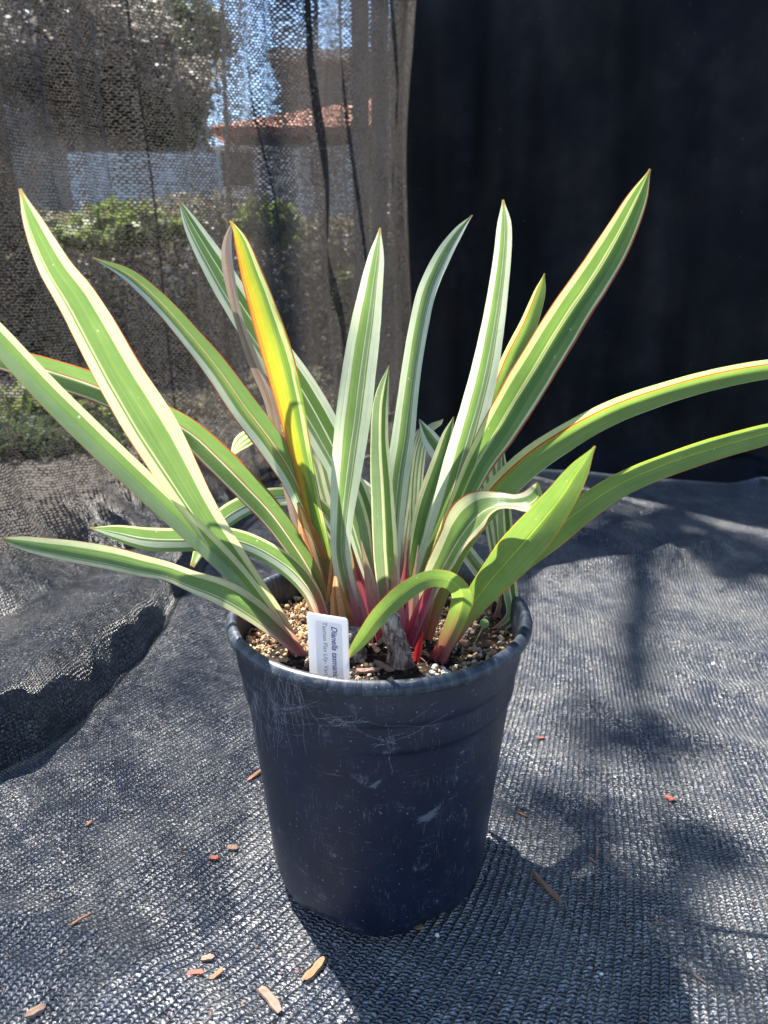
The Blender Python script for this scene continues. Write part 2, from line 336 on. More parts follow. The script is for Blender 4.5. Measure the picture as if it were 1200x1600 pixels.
Xf, Yf = X.ravel(), Y.ravel()
keep = [f for f in grid_faces(nx, ny) if Yf[f[0]] < .18+(Xf[f[0]]+.80)*1.58+.03 or Xf[f[0]] > .10]
gc = mesh('ground_cloth', np.stack([X, Y, Z], -1).reshape(-1, 3), keep, ground_cloth_mat(),
          uvs=np.stack([U, V], -1).reshape(-1, 2))
tag(gc, 'black ribbed knitted shade cloth spread on the ground under the pot', 'ground cloth')
ZI = Z
def ground_z(x, y):
    i = int(round((x-xs[0])/(xs[1]-xs[0]))); j = int(round((y-ys[0])/(ys[1]-ys[0])))
    return float(ZI[max(0, min(nx-1, i)), max(0, min(ny-1, j))])

# left curtain: an open knit hanging on a slant, spilling on to the floor in a long roll
HEM = [tuple(on_z(q[0], q[1], q[2])[:2]) for q in ((-240, 1190, .06), (-110, 1140, .06), (0, 1093, .06), (75, 1062, .06), (140, 1030, .055), (195, 985, .05), (245, 940, .045), (292, 895, .035), (350, 830, .025), (440, 752, .015), (530, 720, .01), (636, 700, .0))]
def along(pts, n):
    P = [Vector(p) for p in pts]; L = [0]
    for a, b in zip(P[:-1], P[1:]): L.append(L[-1]+(b-a).length)
    out = []
    for k in range(n):
        s = L[-1]*k/(n-1); i = 0
        while i < len(L)-2 and L[i+1] < s: i += 1
        t = (s-L[i])/(L[i+1]-L[i]); out.append(P[i].lerp(P[i+1], t))
    for _ in range(int(n*0.05)):
        out = [out[0]]+[(out[i-1]+out[i]*2+out[i+1])/4 for i in range(1, n-1)]+[out[-1]]
    return out, L[-1]
NS, NZ = 620, 190
hem, HL = along(HEM, NS)
A0, A1 = Vector((-.80, .18)), Vector((.075, 1.56))      # the line it hangs from
def crease_s(z):   # where the long dark fold runs, as a share of the curtain length, at height z
    return float(np.interp(z, [0.0, .25, .45, .62, .80, 1.1], [.845, .80, .765, .745, .728, .715]))
verts, uvs, dens = [], [], []
for i in range(NS):
    s0 = i/(NS-1)
    for j in range(NZ):
        tz = j/(NZ-1); 
        # arc down the cloth: 0 at the hem, out of the roll, up the hanging part
        z = max(0.0, (tz-.16)/.84)**1.15*1.04
        s = s0
        # pleats: cloth pushed back on itself makes three layers
        for cs, wd, amp in ((crease_s(z), .010, .0125), (.945+.02*math.sin(z*4), .005, .007), (.89-.05*z, .004, .0055), (.91+.05*z, .003, .004), (.42+.03*math.sin(z*3), .007, .0075), (.50-.03*z, .004, .005), (.66+.02*math.sin(z*5), .004, .0045)):
            q = (s0-cs)/wd; s = s - amp*q*math.exp(-q*q*.5)*1.6
        s = min(1, max(0, s)); k = s*(NS-1); k0 = int(k); fr = k-k0; k1 = min(NS-1, k0+1)
        hp = hem[k0].lerp(hem[k1], fr); top = A0.lerp(A1, s)
        nrm = Vector(((A1-A0).y, -(A1-A0).x)).normalized()
        h_ = float(np.interp(s, [0, .35, .55, .75, 1], [.078, .074, .055, .025, .008]))*(1+.35*noise.noise(Vector((s*9, 0, 2)))+.12*noise.noise(Vector((s*37, 0, 5))))
        zz = float(np.interp(tz, [0, .03, .055, .09, .13, .18, .24, 1], [0, h_*.75, h_, h_*.80, h_*.55, h_*.9+.02, .13, 1.06]))
        bl = float(np.interp(tz, [0, .03, .055, .09, .13, .18, .24, .32, 1], [-.05, -.02, 0, .22, .45, .72, .92, 1, 1]))
        z = max(0, zz-.05)
        bl += (.26*noise.noise(Vector((s*8, tz*5, 11.)))+.04*noise.noise(Vector((s*31, tz*9, 1.))))*math.exp(-((tz-.08)/.07)**2)
        p = hp.lerp(top, bl)
        fold = (.020*math.sin(s*34+1.2*math.sin(z*3)+.8)+.010*math.sin(s*77+2*z)+.008*math.sin(s*160+1.5*z)+.02*noise.noise(Vector((s*7, z*2.2, 0))))
        fold += .022*math.exp(-((s0-crease_s(z))/.012)**2)
        fold *= min(1, .15+max(0, bl))
        p = p+nrm*fold
        zz += (.030*noise.noise(Vector((s*9, tz*11, 4.)))+.004*noise.noise(Vector((s*33, tz*25, 7.))))*math.exp(-((tz-.15)/.07)**2)
        verts.append((p.x, p.y, max(zz, ground_z(p.x, p.y)+.002)))
        uvs.append((s0*(1.62+.7*max(0, 1-tz/.25)), tz*1.3)); dens.append(min(1, float(np.interp(tz, [0, .12, .17, .21], [1, 1, .35, 0]))) - .08*max(0, min(1, (.62-s0)/.2))*(tz > .24) + .12*max(0, min(1, (s0-.5)/.15))*(tz > .24))
cu = mesh('shade_curtain', verts, grid_faces(NS, NZ), curtain_mat(), uvs=uvs, attrs={'dense': dens})
tag(cu, 'dark see-through knitted shade cloth hanging on the left with daylight showing through its holes', 'shade cloth')

# right backdrop: dense black cloth
BP = [(.045, 1.64), (.12, 1.585), (.24, 1.46), (.40, 1.345), (.62, 1.25), (.87, 1.175), (1.2, 1.07), (1.6, .95)]
NB, NH = 260, 110
bl_, BL = along(BP, NB)
verts, uvs = [], []
for i in range(NB):
    s = i/(NB-1); p0 = bl_[i]; nn = Vector((-.45, -.9)).normalized()
    for j in range(NH):
        z = 1.5*j/(NH-1)
        f = .014*math.sin(s*30+.8*math.sin(z*2.5))+.009*math.sin(s*71+z*1.3)+.018*noise.noise(Vector((s*5, z*1.8, 2)))+.006*noise.noise(Vector((s*22, z*6, 7)))
        foot = .06*math.exp(-z/.03)
        f = f*min(1, .3+z*3)+foot
        p = p0+nn*f
        verts.append((p.x, p.y, z+ground_z(p.x, p.y)+.001 if z < .05 else z)); uvs.append((s*BL, z))
bk = mesh('backdrop_cloth', verts, grid_faces(NB, NH), backdrop_mat(), uvs=uvs)
tag(bk, 'dense opaque black cloth hanging as the dark backdrop on the right', 'backdrop')

# ---- what shows through the curtain
def box(name, x0, x1, y0, y1, z0, z1, mat, parent=None):
    v = [(x, y, z) for x in (x0, x1) for y in (y0, y1) for z in (z0, z1)]
    return mesh(name, v, [(0, 1, 3, 2), (4, 6, 7, 5), (0, 4, 5, 1), (2, 3, 7, 6), (0, 2, 6, 4), (1, 5, 7, 3)], mat, parent, smooth=False)
wallm = plain('pale_plaster', (0.62, 0.62, 0.62), 0.85, 0.2, 0.06, 4.0)
gwall = plain('grey_boards', (0.20, 0.19, 0.18), 0.8, 0.2, 0.15, 4.0)
g = G('terracotta_tiles'); sx = g.n('ShaderNodeSeparateXYZ', [g.obj()])
st = g.M('ABSOLUTE', g.M('SINE', g.M('MULTIPLY', sx.outputs[0], 14.0)))
tile = g.done(g.bsdf(g.mul((0.38, 0.165, 0.11), g.ramp(st, [(0, (.6,)*3), (.6, (1.1,)*3)])), 0.8, 0.2, g.bump(st, .03)))
glass = plain('window_dark', (0.03, 0.035, 0.04), 0.1, 0.5, 0.05)
house = empty('house', (-1.6, 9.5, 0)); tag(house, 'pale house with a terracotta tiled roof, seen blurred through the left shade cloth', 'house')
def at_y(px, py, y): return on_y(px, py, y)
a, b = at_y(130, 300, 9.5), at_y(545, 228, 9.5)
box('wall', a.x, b.x, 9.5, 13, -.03, b.z, wallm, house)
c0 = at_y(330, 205, 9.4); c1 = at_y(560, 205, 9.4)
box('upper_wall', c0.x+.2, c1.x, 9.8, 12.8, b.z+.01, at_y(0, 196, 9.4).z, gwall, house)
z0, z1 = at_y(0, 197, 9.3).z, at_y(0, 160, 10.6).z
xa, xb = at_y(325, 150, 9.3).x, at_y(600, 150, 9.3).x
mesh('roof', [(xa, 9.3, z0), (xb, 9.3, z0), (xb, 10.9, z1+.1), (xa+1.9, 10.9, z1+.1), (xa, 9.3, z0-.08), (xb, 9.3, z0-.08), (xb, 12.9, z0-.08), (xa, 12.9, z0-.08), (xb, 12.9, z0), (xa, 12.9, z0)],
     [(0, 1, 2, 3), (4, 7, 6, 5), (0, 4, 5, 1), (3, 2, 8, 9), (0, 3, 9), (7, 4, 0, 9), (6, 7, 9, 8), (5, 6, 8, 2, 1)], tile, house, smooth=False)
for q in (348, 486):
    e = at_y(q, 290, 9.49); e2 = at_y(q+(45 if q < 400 else 14), 238, 9.49)
    box('window', e.x, e2.x, 9.46, 9.495, e.z, e2.z, glass, house)
sh = empty('shed', (-1.6, 11, 0)); tag(sh, 'grey flat roofed shed beyond the terracotta roof, dim behind the shade cloth', 'shed')
a = at_y(440, 170, 14.0); b = at_y(640, 97, 14.0)
box('wall', a.x, b.x, 14.0, 17, -.03, b.z, gwall, sh); box('roof', a.x-.2, b.x+.2, 13.8, 17.2, b.z+.003, b.z+.15, plain('pale_fascia', (.5, .48, .44), .7), sh)

def foliage(name, cx, cy, cz, rx, ry, rz, n, leaf, mat, parent, seed=1):
    r = random.Random(seed); V_, F_ = [], []
    cl = [(r.gauss(0, .45), r.gauss(0, .45), r.gauss(0, .45)) for _ in range(26)]
    for _ in range(n):
        c = r.choice(cl); q = [c[k]+r.gauss(0, .17) for k in range(3)]
        if q[0]**2+q[1]**2+q[2]**2 > 1.4: continue
        p = Vector((cx+q[0]*rx, cy+q[1]*ry, cz+q[2]*rz))
        a = Vector((r.gauss(0, 1), r.gauss(0, 1), r.gauss(0, 1))).normalized(); b2 = a.orthogonal().normalized()
        l = leaf*r.uniform(.6, 1.3); k = len(V_)
        V_ += [p-a*l, p+b2*l*.4, p+a*l, p-b2*l*.4]; F_.append((k, k+1, k+2, k+3))
    return mesh(name, V_, F_, mat, parent, smooth=False)
def tube(name, pts, rads, mat, parent=None, seg=10):
    P = [Vector(p) for p in pts]; V_ = []
    for i, p in enumerate(P):
        t = (P[min(i+1, len(P)-1)]-P[max(i-1, 0)]).normalized(); a = t.orthogonal().normalized(); b2 = t.cross(a)
        if i: 
            a = (pa - t*pa.dot(t)).normalized(); b2 = t.cross(a)
        pa = a
        for j in range(seg):
            an = 2*math.pi*j/seg; V_.append(p+(a*math.cos(an)+b2*math.sin(an))*rads[i])
    f = grid_faces(len(P), seg, True); f.append(tuple(range(seg))[::-1]); n = len(V_); f.append(tuple(range(n-seg, n)))
    return mesh(name, V_, f, mat, parent)
def leafgreen(name, c):
    g = G(name); n = g.noise(g.obj(), 2.5, 3.0); cc = g.mul(c, g.ramp(n, [(.3, (.6,)*3), (.7, (1.4,)*3)]))
    return g.done(g.n('ShaderNodeMixShader', [.4, g.bsdf(cc, .5, .3), g.n('ShaderNodeBsdfTranslucent', {'Color': cc}).outputs[0]]).outputs[0])
bark = plain('tree_bark', (0.16, 0.12, 0.09), .9, .2, .3, 20)
hedge_m = leafgreen('bright_shrub_leaves', (0.17, 0.22, 0.06)); dk_m = leafgreen('dark_tree_leaves', (0.07, 0.10, 0.04)); br_m = leafgreen('brown_shrub_leaves', (0.20, 0.18, 0.12))
def shrub(px, py, y, rx, rz, mat, label, seed, kind='shrub', n=2600, leaf=.045, trunk=False):
    c = at_y(px, py, y); t = empty(kind, (c.x, y, 0)); tag(t, label, kind)
    foliage('crown' if trunk else 'foliage', c.x, y, c.z, rx, rx*.8, rz, n, leaf, mat, t, seed)
    tube('trunk' if trunk else 'stem', [(c.x, y, -.05), (c.x+.02, y, c.z*.5), (c.x, y, c.z)], [.05 if trunk else .02, .04 if trunk else .015, .01], bark, t, 8)
    return t
shrub(200, 355, 3.3, .30, .10, hedge_m, 'yellow-green shrub glowing through the left end of the shade cloth', 3, n=1300)
shrub(415, 350, 3.3, .16, .09, hedge_m, 'small yellow-green shrub seen through the cloth right of the yellow leaf', 4, n=600)
shrub(90, 640, 1.9, .22, .14, hedge_m, 'low bright green shrub just behind the lower left of the shade cloth', 5, n=1300, leaf=.025)
shrub(555, 480, 3.0, .12, .14, hedge_m, 'olive shrub behind the cloth beside its long dark crease', 6, n=600)
shrub(248, 120, 5.6, .50, .58, dk_m, 'dark round topped tree against the sky behind the shade cloth', 7, 'tree', 16000, .035, True)
shrub(90, 70, 5.2, 1.05, .46, leafgreen('grey_brown_leaves', (0.27, 0.24, 0.20)), 'grey-brown leaved tree in front of the outbuilding wall behind the cloth', 15, 'tree', 30000, .028, True)
shrub(40, 700, 1.75, .34, .14, dk_m, 'dark low shrub close behind the bottom left of the shade cloth', 16, n=5000, leaf=.02)
shrub(230, 680, 2.2, .42, .13, br_m, 'dry brown low shrub behind the bottom of the cloth left of the plant', 17, n=6000, leaf=.02)
shrub(450, 640, 2.7, .40, .16, br_m, 'dry brown low shrub behind the cloth below its long crease', 18, n=6000, leaf=.02)
taupe = plain('taupe_render', (0.42, 0.38, 0.34), .9, .2, .45, 2.5)
barn = empty('outbuilding', (-3, 6, 0)); tag(barn, 'taupe outbuilding wall filling the top left behind the shade cloth', 'outbuilding')
a = at_y(-260, 300, 6.0); b = at_y(212, -160, 6.0); c = at_y(150, -20, 6.0)
box('wall', a.x, b.x, 6.0, 8.0, -.03, c.z, taupe, barn); box('roof', a.x-.1, b.x+.12, 5.9, 8.1, c.z+.003, c.z+.09, gwall, barn)
gw = box('garden_wall', at_y(105, 240, 4.6).x, at_y(338, 240, 4.6).x, 4.6, 4.75, -.02, at_y(200, 238, 4.6).z, wallm); tag(gw, 'low pale garden wall in front of the dark tree behind the shade cloth', 'garden wall')
pl = empty('timber_panel', (0, 2.2, 0)); tag(pl, 'weathered timber panel standing behind the right edge of the shade cloth', 'timber panel')
tim = plain('weathered_timber', (0.25, 0.21, 0.18), .9, .2, .5, 14)
a = at_y(556, 800, 2.2); b = at_y(632, 800, 2.2)
for k in range(3):
    box('board', a.x+(b.x-a.x)*k/3+.003, a.x+(b.x-a.x)*(k+1)/3-.003, 2.2, 2.22, -.02, 1.35, tim, pl)
r_ = random.Random(31); V_, F_ = [], []
for _ in range(30000):
    x = r_.uniform(-3.2, .7); zt = .78+.12*noise.noise(Vector((x*1.6, 0, 0)))+.05*noise.noise(Vector((x*7, 0, 3)))
    p = Vector((x, 3.6+r_.gauss(0, .14), r_.uniform(-.02, 1)*zt)); a = Vector((r_.gauss(0, 1), r_.gauss(0, 1), r_.gauss(0, 1))).normalized(); b2 = a.orthogonal().normalized()
    l = r_.uniform(.014, .03); k = len(V_); V_ += [p-a*l, p+b2*l*.45, p+a*l, p-b2*l*.45]; F_.append((k, k+1, k+2, k+3))
o = mesh('hedge', V_, F_, br_m, smooth=False); tag(o, 'long brownish hedge running across behind the foot of the shade cloth', 'hedge')
# unseen tree added between sun and cloth, shaped to shade the right of the ground
d3 = -Vector((d.x*math.cos(SUN_EL), d.y*math.cos(SUN_EL), -math.sin(SUN_EL)))
def sun_spot(px, py, dist): return on_z(px, py)+d3*(dist+1.2)
shade_tree = empty('tree', (-1.9, 3.6, 0)); tag(shade_tree, 'unseen tree added behind the cloth so its boughs throw soft shade over the right of the ground', 'tree')
tube('trunk', [(-1.9, 3.6, -.05), (-1.88, 3.5, 1.6), (-1.9, 3.2, 3.2), (-1.7, 2.9, 4.4)], [.10, .085, .06, .03], bark, shade_tree)
BR = [((1000, 1090), (995, 1010), (1010, 900), (1060, 800)), ((1210, 880), (1120, 830), (1050, 800)), ((1230, 900), (1150, 880), (1080, 840))]
for k, br in enumerate(BR):
    pts = [sun_spot(*q, 3.3) for q in br]
    tube('shade_branch', [(-1.7, 2.9, 4.4)]+pts[::-1], [.03]+[.030-.004*i for i in range(len(pts))], bark, shade_tree, 7)
V_, F_ = [], []; r = random.Random(12)
for (px, py, sp, n) in ((985, 1170, .030, 26), (890, 1290, .025, 20), (1150, 870, .075, 150), (1020, 860, .04, 26), (900, 1450, .05, 22), (320, 1060, .03, 9), (1050, 1570, .05, 20), (1040, 1400, .022, 16), (1100, 1340, .02, 12), (960, 1380, .02, 8), (1010, 1480, .02, 10)):  # leaf clumps hung along the sun's path to shade chosen ground spots
    for _ in range(n):
        p = sun_spot(px, py, 3.3)+Vector((r.gauss(0, sp), r.gauss(0, sp), r.gauss(0, sp*.6)))
        a = Vector((r.gauss(0, 1), r.gauss(0, 1), r.gauss(0, .6))).normalized(); b2 = a.cross(Vector((r.gauss(0, .4), r.gauss(0, .4), 1))).normalized()
        l = r.uniform(.024, .042); k = len(V_); V_ += [p-a*l, p+b2*l*.42, p+a*l, p-b2*l*.42]; F_.append((k, k+1, k+2, k+3))
mesh('crown', V_, F_, dk_m, shade_tree, smooth=False)

# ---------------------------------------------------------------- the pot
pm = pot_mat(); pot = empty('nursery_pot', (0, 0, 0))
tag(pot, 'tall black plastic nursery pot, scratched and dusty, holding the striped plant', 'plant pot')
def lathe(name, prof, mat, parent, seg=160, fn=None):
    V_ = []
    for (r_, z) in prof:
        for j in range(seg):
            a = 2*math.pi*j/seg; rr, zz = (r_, z) if not fn else fn(r_, z, a)
            V_.append((rr*math.cos(a), rr*math.sin(a), zz))
    return mesh(name, V_, grid_faces(len(prof), seg, True), mat, parent)
def foot(r_, z, a):
    # the base stands on lobes with shallow drainage notches between them
    wv = math.cos(a*6); n = 1/(1+math.exp(-(wv-.35)*14))
    if z < .014: z = z + .010*n*(1-z/.014)
    r_ += .0006*math.sin(2*a+.5)*(z/.2)
    return r_, z+.0008
body = [(.0, .004), (.06, .004), (.066, .0), (.071, .0), (.0785, .003), (.0818, .009), (.0843, .018), (.0862, .035), (.0898, .07), (.0936, .11), (.0972, .150), (.0976, .1545), (.0980, .1560), (.0998, .1580), (.1003, .1605), (.1014, .176), (.1015, .178), (.1019, .1785), (.1028, .180), (.1036, .1845), (.1050, .2065)]
body = [(a_, z_+.013*min(1, z_/.06)) for a_, z_ in body]
lathe('body', body, pm, pot, 192, foot)
rim = [(.1045, .2060), (.1088, .2062), (.1102, .2066), (.1108, .2076), (.1108, .2095), (.1100, .2120), (.1082, .2140), (.1058, .2150), (.1036, .2140), (.1022, .2110), (.1014, .2050), (.1005, .193), (.0975, .175), (.0935, .150)]
def rimf(r_, z, a):
    return r_+.0004*math.sin(3*a+1)+.00025*math.sin(41*a)*(z < .2)*noise.noise(Vector((a*4, 0, 0)))*3, z+.0006*math.sin(2*a)
rim = [(a_, z_+.013) for a_, z_ in rim]
lathe('rim', rim, pot_mat('worn_sheen_rim_plastic', True), pot, 192, rimf)

# ---------------------------------------------------------------- soil
SZ = .199
g = G('potting_soil'); o_ = g.obj(); n1 = g.noise(o_, 180.0, 5.0, .7); n2 = g.noise(o_, 45.0, 3.0)
cs = g.ramp(n1, [(.38, (.004, .003, .003)), (.54, (.022, .014, .010)), (.62, (.09, .055, .035)), (.70, (.34, .26, .18))])
soilm = g.done(g.bsdf(cs, .95, .2, g.bump(n1, .004)))
def soil_z(x, y):
    r_ = math.hypot(x, y)
    return SZ+.006*noise.noise(Vector((x*30, y*30, 0)))+.0025*noise.noise(Vector((x*110, y*110, 3)))-.004*math.exp(-((x-.02)**2+(y+.0)**2)/.0008)+.004*(r_/.1)**2
V_ = [(0, 0, soil_z(0, 0))]; F_ = []; NR, NA = 44, 110
for i in range(1, NR+1):
    for j in range(NA):
        a = 2*math.pi*j/NA; r_ = .1006*i/NR; x, y = r_*math.cos(a), r_*math.sin(a); V_.append((x, y, soil_z(x, y)))
for j in range(NA): F_.append((0, 1+j, 1+(j+1) % NA))
for i in range(NR-1):
    for j in range(NA):
        a0 = 1+i*NA+j; a1 = 1+i*NA+(j+1) % NA; F_.append((a0, a0+NA, a1+NA, a1))
so = mesh('potting_soil', V_, F_, soilm); tag(so, 'dark crumbly potting soil filling the black pot below its rim', 'soil', kind='stuff')

def lump(r_, sx, sy, sz, seed):
    bm = bmesh.new(); bmesh.ops.create_icosphere(bm, subdivisions=2 if r_ > .0018 else 1, radius=1)
    for v in bm.verts:
        k = 1+.32*noise.noise(v.co*1.3+Vector((seed*3.7, 0, 0)))+.12*noise.noise(v.co*3.5+Vector((0, seed*1.7, 0)))
        v.co = Vector((v.co.x*sx, v.co.y*sy, v.co.z*sz))*k*r_
    vs = [v.co.copy() for v in bm.verts]; fs = [tuple(v.index for v in f.verts) for f in bm.faces]; bm.free(); return vs, fs
class Bag:
    def __init__(s): s.v, s.f, s.c = [], [], []
    def add(s, vs, fs, loc, rot, col):
        k = len(s.v); m = rot.to_matrix()
        s.v += [m @ v+loc for v in vs]; s.f += [tuple(i+k for i in f) for f in fs]; s.c += [col]*len(vs)
    def build(s, name, mat, parent=None, smooth=True): return mesh(name, s.v, s.f, mat, parent, attrs={'tint': s.c}, smooth=smooth)
from mathutils import Euler
g = G('crumb'); tn = g.n('ShaderNodeAttribute', attribute_name='tint').outputs['Color']; nn_ = g.noise(g.obj(), 900.0, 3.0)
crumb = g.done(g.bsdf(g.mul(tn, g.ramp(nn_, [(.3, (.6,)*3), (.7, (1.25,)*3)])), .85, .25, g.bump(nn_, .0006)))
protos = [lump(1, random.uniform(.8, 1.25), random.uniform(.8, 1.1), random.uniform(.6, .9), k) for k in range(14)]
plow = []
for k in range(10):
    plow.append(lump(.0010, random.uniform(.8, 1.25)/1, random.uniform(.8, 1.1), random.uniform(.6, .9), k+50))
def rrot(): return Euler((random.uniform(0, 6.3), random.uniform(0, 6.3), random.uniform(0, 6.3)))
bag = Bag()
for _ in range(7800):
    a = random.uniform(0, 2*math.pi); r_ = .0985*math.sqrt(random.random()); x, y = r_*math.cos(a), r_*math.sin(a)
    clump = noise.noise(Vector((x*28, y*28, 8)))
    left = x < -.03
    white = (x > .01 and y < -.045)
    if noise.noise(Vector((x*22+3, y*22, 1))) < (-.22 if left or white else .03) and random.random() < .85: continue
    if math.hypot(x-.005, y+.035) < .035 and random.random() < .75: continue
    sz = random.choice([.0006, .0007, .0008, .001, .0010, .0012, .0014, .0018, .0024])*random.uniform(.8, 1.2)
    if white: col = random.choice([(.55, .52, .48), (.42, .40, .37), (.62, .60, .57), (.5, .42, .32), (.3, .22, .15)])
    elif left: col = random.choice([(.46, .32, .18), (.38, .24, .12), (.52, .40, .26), (.33, .26, .19), (.26, .14, .07), (.10, .06, .04)])
    else: col = random.choice([(.40, .28, .17), (.34, .25, .17), (.42, .37, .31), (.18, .10, .05), (.08, .05, .03), (.06, .04, .03), (.46, .34, .22)])
    vs, fs = random.choice(protos); bag.add([v*sz for v in vs], fs, Vector((x, y, soil_z(x, y)+sz*.35)), rrot(), col)
o = bag.build('pumice_grit', crumb, smooth=False); tag(o, 'tan and white pumice grit scattered over the potting soil', 'grit', kind='stuff')

def chip(L, W, T, seed, taper=.6):
    """splintered piece of wood or bark: a bent plank with ragged ends"""
    r = random.Random(seed); n = 8; vs = []; fs = []
    bend = r.uniform(-.05, .05)*L
    for i in range(n):
        t = i/(n-1); w_ = W*(1 if .1 < t < .9 else taper)*r.uniform(.82, 1.1); x = (t-.5)*L; yb = bend*math.sin(t*math.pi)
        for (sy, sz) in ((-1, 0), (-.8, 1), (.2, 1.15), (1, .9), (1, 0)):
            vs.append(Vector((x+(r.uniform(-.5, .5)*W*.5 if i in (0, n-1) else 0), yb+sy*w_/2, sz*T*r.uniform(.8, 1.1))))
    m = 5
    for i in range(n-1):
        for j in range(m): a = i*m+j; b = i*m+(j+1) % m; fs.append((a, a+m, b+m, b))
    fs.append(tuple(range(m))); fs.append(tuple(range((n-1)*m, n*m))[::-1])
    return vs, fs
woodm = {}
def wood(name, c, c2):
    g = G(name); o = g.obj(); n = g.n('ShaderNodeTexNoise', {'Vector': g.n('ShaderNodeMapping', {'Vector': o, 'Scale': (60, 1200, 600)}).outputs[0], 'Scale': 1.0, 'Detail': 3.0}).outputs[0]
    return g.done(g.bsdf(g.mix(n, c2, c), .75, .3, g.bump(n, .0008)))
W1 = wood('pale_wood', (.32, .18, .09), (.15, .07, .035)); W2 = wood('pinkish_wood', (.30, .20, .155), (.15, .09, .065)); W3 = wood('red_bark', (.30, .10, .065), (.22, .07, .05)); W4 = wood('brown_twig', (.42, .22, .13), (.18, .09, .05))
def put_chip(px, py, L, W, T, ang, mat, name, label, cat, seed, grp=None):
    p = on_z(px, py); vs, fs = chip(L, W, T, seed)
    o = mesh(name, vs, fs, mat, smooth=False); o.location = (p.x, p.y, ground_z(p.x, p.y)+.0012)
    o.rotation_euler = (random.uniform(-.1, .1), random.uniform(-.08, .08), R(ang)); tag(o, label, cat, grp)
CH = 'wood chips on the ground cloth'
put_chip(491, 1520, .0205, .0062, .0020, 57, W1, 'wood_chip', 'thick tan wood chip lying just below the pot at the edge of its shadow', 'wood chip', 1, CH)
put_chip(421, 1574, .0225, .0060, .0020, -48, W2, 'wood_chip', 'pinkish white wood chip near the bottom edge, left of the tan chip', 'wood chip', 2, CH)
put_chip(853, 1390, .0320, .0036, .0024, -62, W4, 'twig', 'brown curved twig piece lying in the pot shadow to the right of the pot', 'twig', 3, CH)
put_chip(58, 1592, .0120, .0060, .0020, 40, W2, 'wood_chip', 'grey-pink wood chip cut by the bottom left corner', 'wood chip', 4, CH)
put_chip(399, 1216, .0190, .0042, .0016, 55, W4, 'wood_chip', 'narrow brown wood chip close to the left side of the pot', 'wood chip', 5, CH)
put_chip(308, 1541, .0100, .0042, .0010, 5, W3, 'bark_flake', 'dark red bark flake at the lower left beside an orange flake', 'bark flake', 6, CH)
put_chip(340, 1537, .0100, .0034, .0010, 50, W1, 'bark_flake', 'orange-tan pointed flake between the red flake and the pinkish chip', 'bark flake', 7, CH)
put_chip(325, 1508, .0075, .0052, .0012, 20, W2, 'bark_flake', 'small rounded pink-brown flake above the red flake', 'bark flake', 8, CH)
put_chip(1045, 1260, .0080, .0056, .0015, -50, W3, 'bark_flake', 'bright red-orange bark flake on the sunny cloth at the right', 'bark flake', 9, CH)
put_chip(364, 1329, .0090, .0055, .0012, 0, W2, 'bark_flake', 'pale pink bark flake left of the middle of the pot', 'bark flake', 10, CH)
put_chip(335, 1346, .0070, .0046, .0012, 0, W3, 'bark_flake', 'reddish flake just below the pale pink flake left of the pot', 'bark flake', 11, CH)
put_chip(926, 1354, .0110, .0016, .0012, -50, W2, 'twig', 'thin pink splinter in the shade right of the pot', 'twig', 12, CH)
put_chip(932, 1340, .0120, .0016, .0012, 75, W4, 'twig', 'thin crooked brown twig above the pink splinter', 'twig', 13, CH)
put_chip(815, 1275, .0120, .0012, .0010, -40, W4, 'twig', 'thin stem fragment lying on the sunlit cloth close to the pot right side', 'twig', 14, CH)
put_chip(130, 1460, .0160, .0022, .0010, 45, W4, 'twig', 'slim brown splinter on the rumpled cloth at the lower left', 'twig', 15, CH)
put_chip(845, 1160, .0070, .0030, .0012, 10, W3, 'bark_flake', 'small pink flake near the upper right side of the pot', 'bark flake', 16, CH)
put_chip(140, 1293, .0065, .0030, .0012, 70, W1, 'bark_flake', 'tiny orange flake on the sunny cloth far left', 'bark flake', 17, CH)
put_chip(1088, 1535, .0100, .0012, .0010, -55, W2, 'twig', 'hair thin pale splinter near the lower right corner', 'twig', 18, CH)
put_chip(655, 1451, .0060, .0040, .0012, 20, W4, 'bark_flake', 'brown crumb of bark touching the front foot of the pot', 'bark flake', 19, CH)
perl = plain('white_perlite', (.78, .76, .72), .7, .3, .1, 500, .0004)
for k, (px, py, r_, lb) in enumerate([(683, 1463, .0019, 'white perlite grain just in front of the pot base'), (1108, 1288, .0017, 'white perlite grain right of the red-orange flake'), (960, 1224, .0014, 'white grain in the soft shadow right of the pot'),
        (939, 1528, .0014, 'elongated white grain in the blue shade near the bottom'), (1170, 1505, .0018, 'round white grain near the right edge in the lower corner'), (778, 1189, .0017, 'white perlite grain next to the right wall of the pot'),
        (1114, 1044, .0026, 'cream pebble on the upper right of the cloth'), (1066, 1290, .0013, 'tiny white grain left of the perlite near the red-orange flake'), (780, 1525, .0011, 'speck of white grit in the shade under the pot on the right')]):
    vs, fs = protos[k]; p = on_z(px, py); o = mesh('perlite_grain', [v*r_ for v in vs], fs, perl); o.location = (p.x, p.y, ground_z(p.x, p.y)+r_*.6); tag(o, lb, 'grain', 'perlite grains on the ground cloth')
bag = Bag()
for _ in range(430):
    px, py = random.uniform(-20, 1220), random.uniform(1130, 1620) if random.random() < .8 else random.uniform(850, 1130)
    p = on_z(px, py)
    if math.hypot(p.x, p.y) < .09: continue
    sz = random.uniform(.0003, .0008)
    if random.random() < .5: vs, fs = random.choice(protos); vs = [v*sz for v in vs]
    else: vs, fs = chip(sz*random.uniform(2, 5), sz*1.2, sz*.7, random.randint(0, 999))
    bag.add(vs, fs, Vector((p.x, p.y, ground_z(p.x, p.y)+sz+.0008)), Euler((0, 0, random.uniform(0, 6.3))), random.choice([(.3, .16, .10), (.26, .18, .13), (.5, .48, .44), (.36, .22, .14), (.24, .09, .06)]))
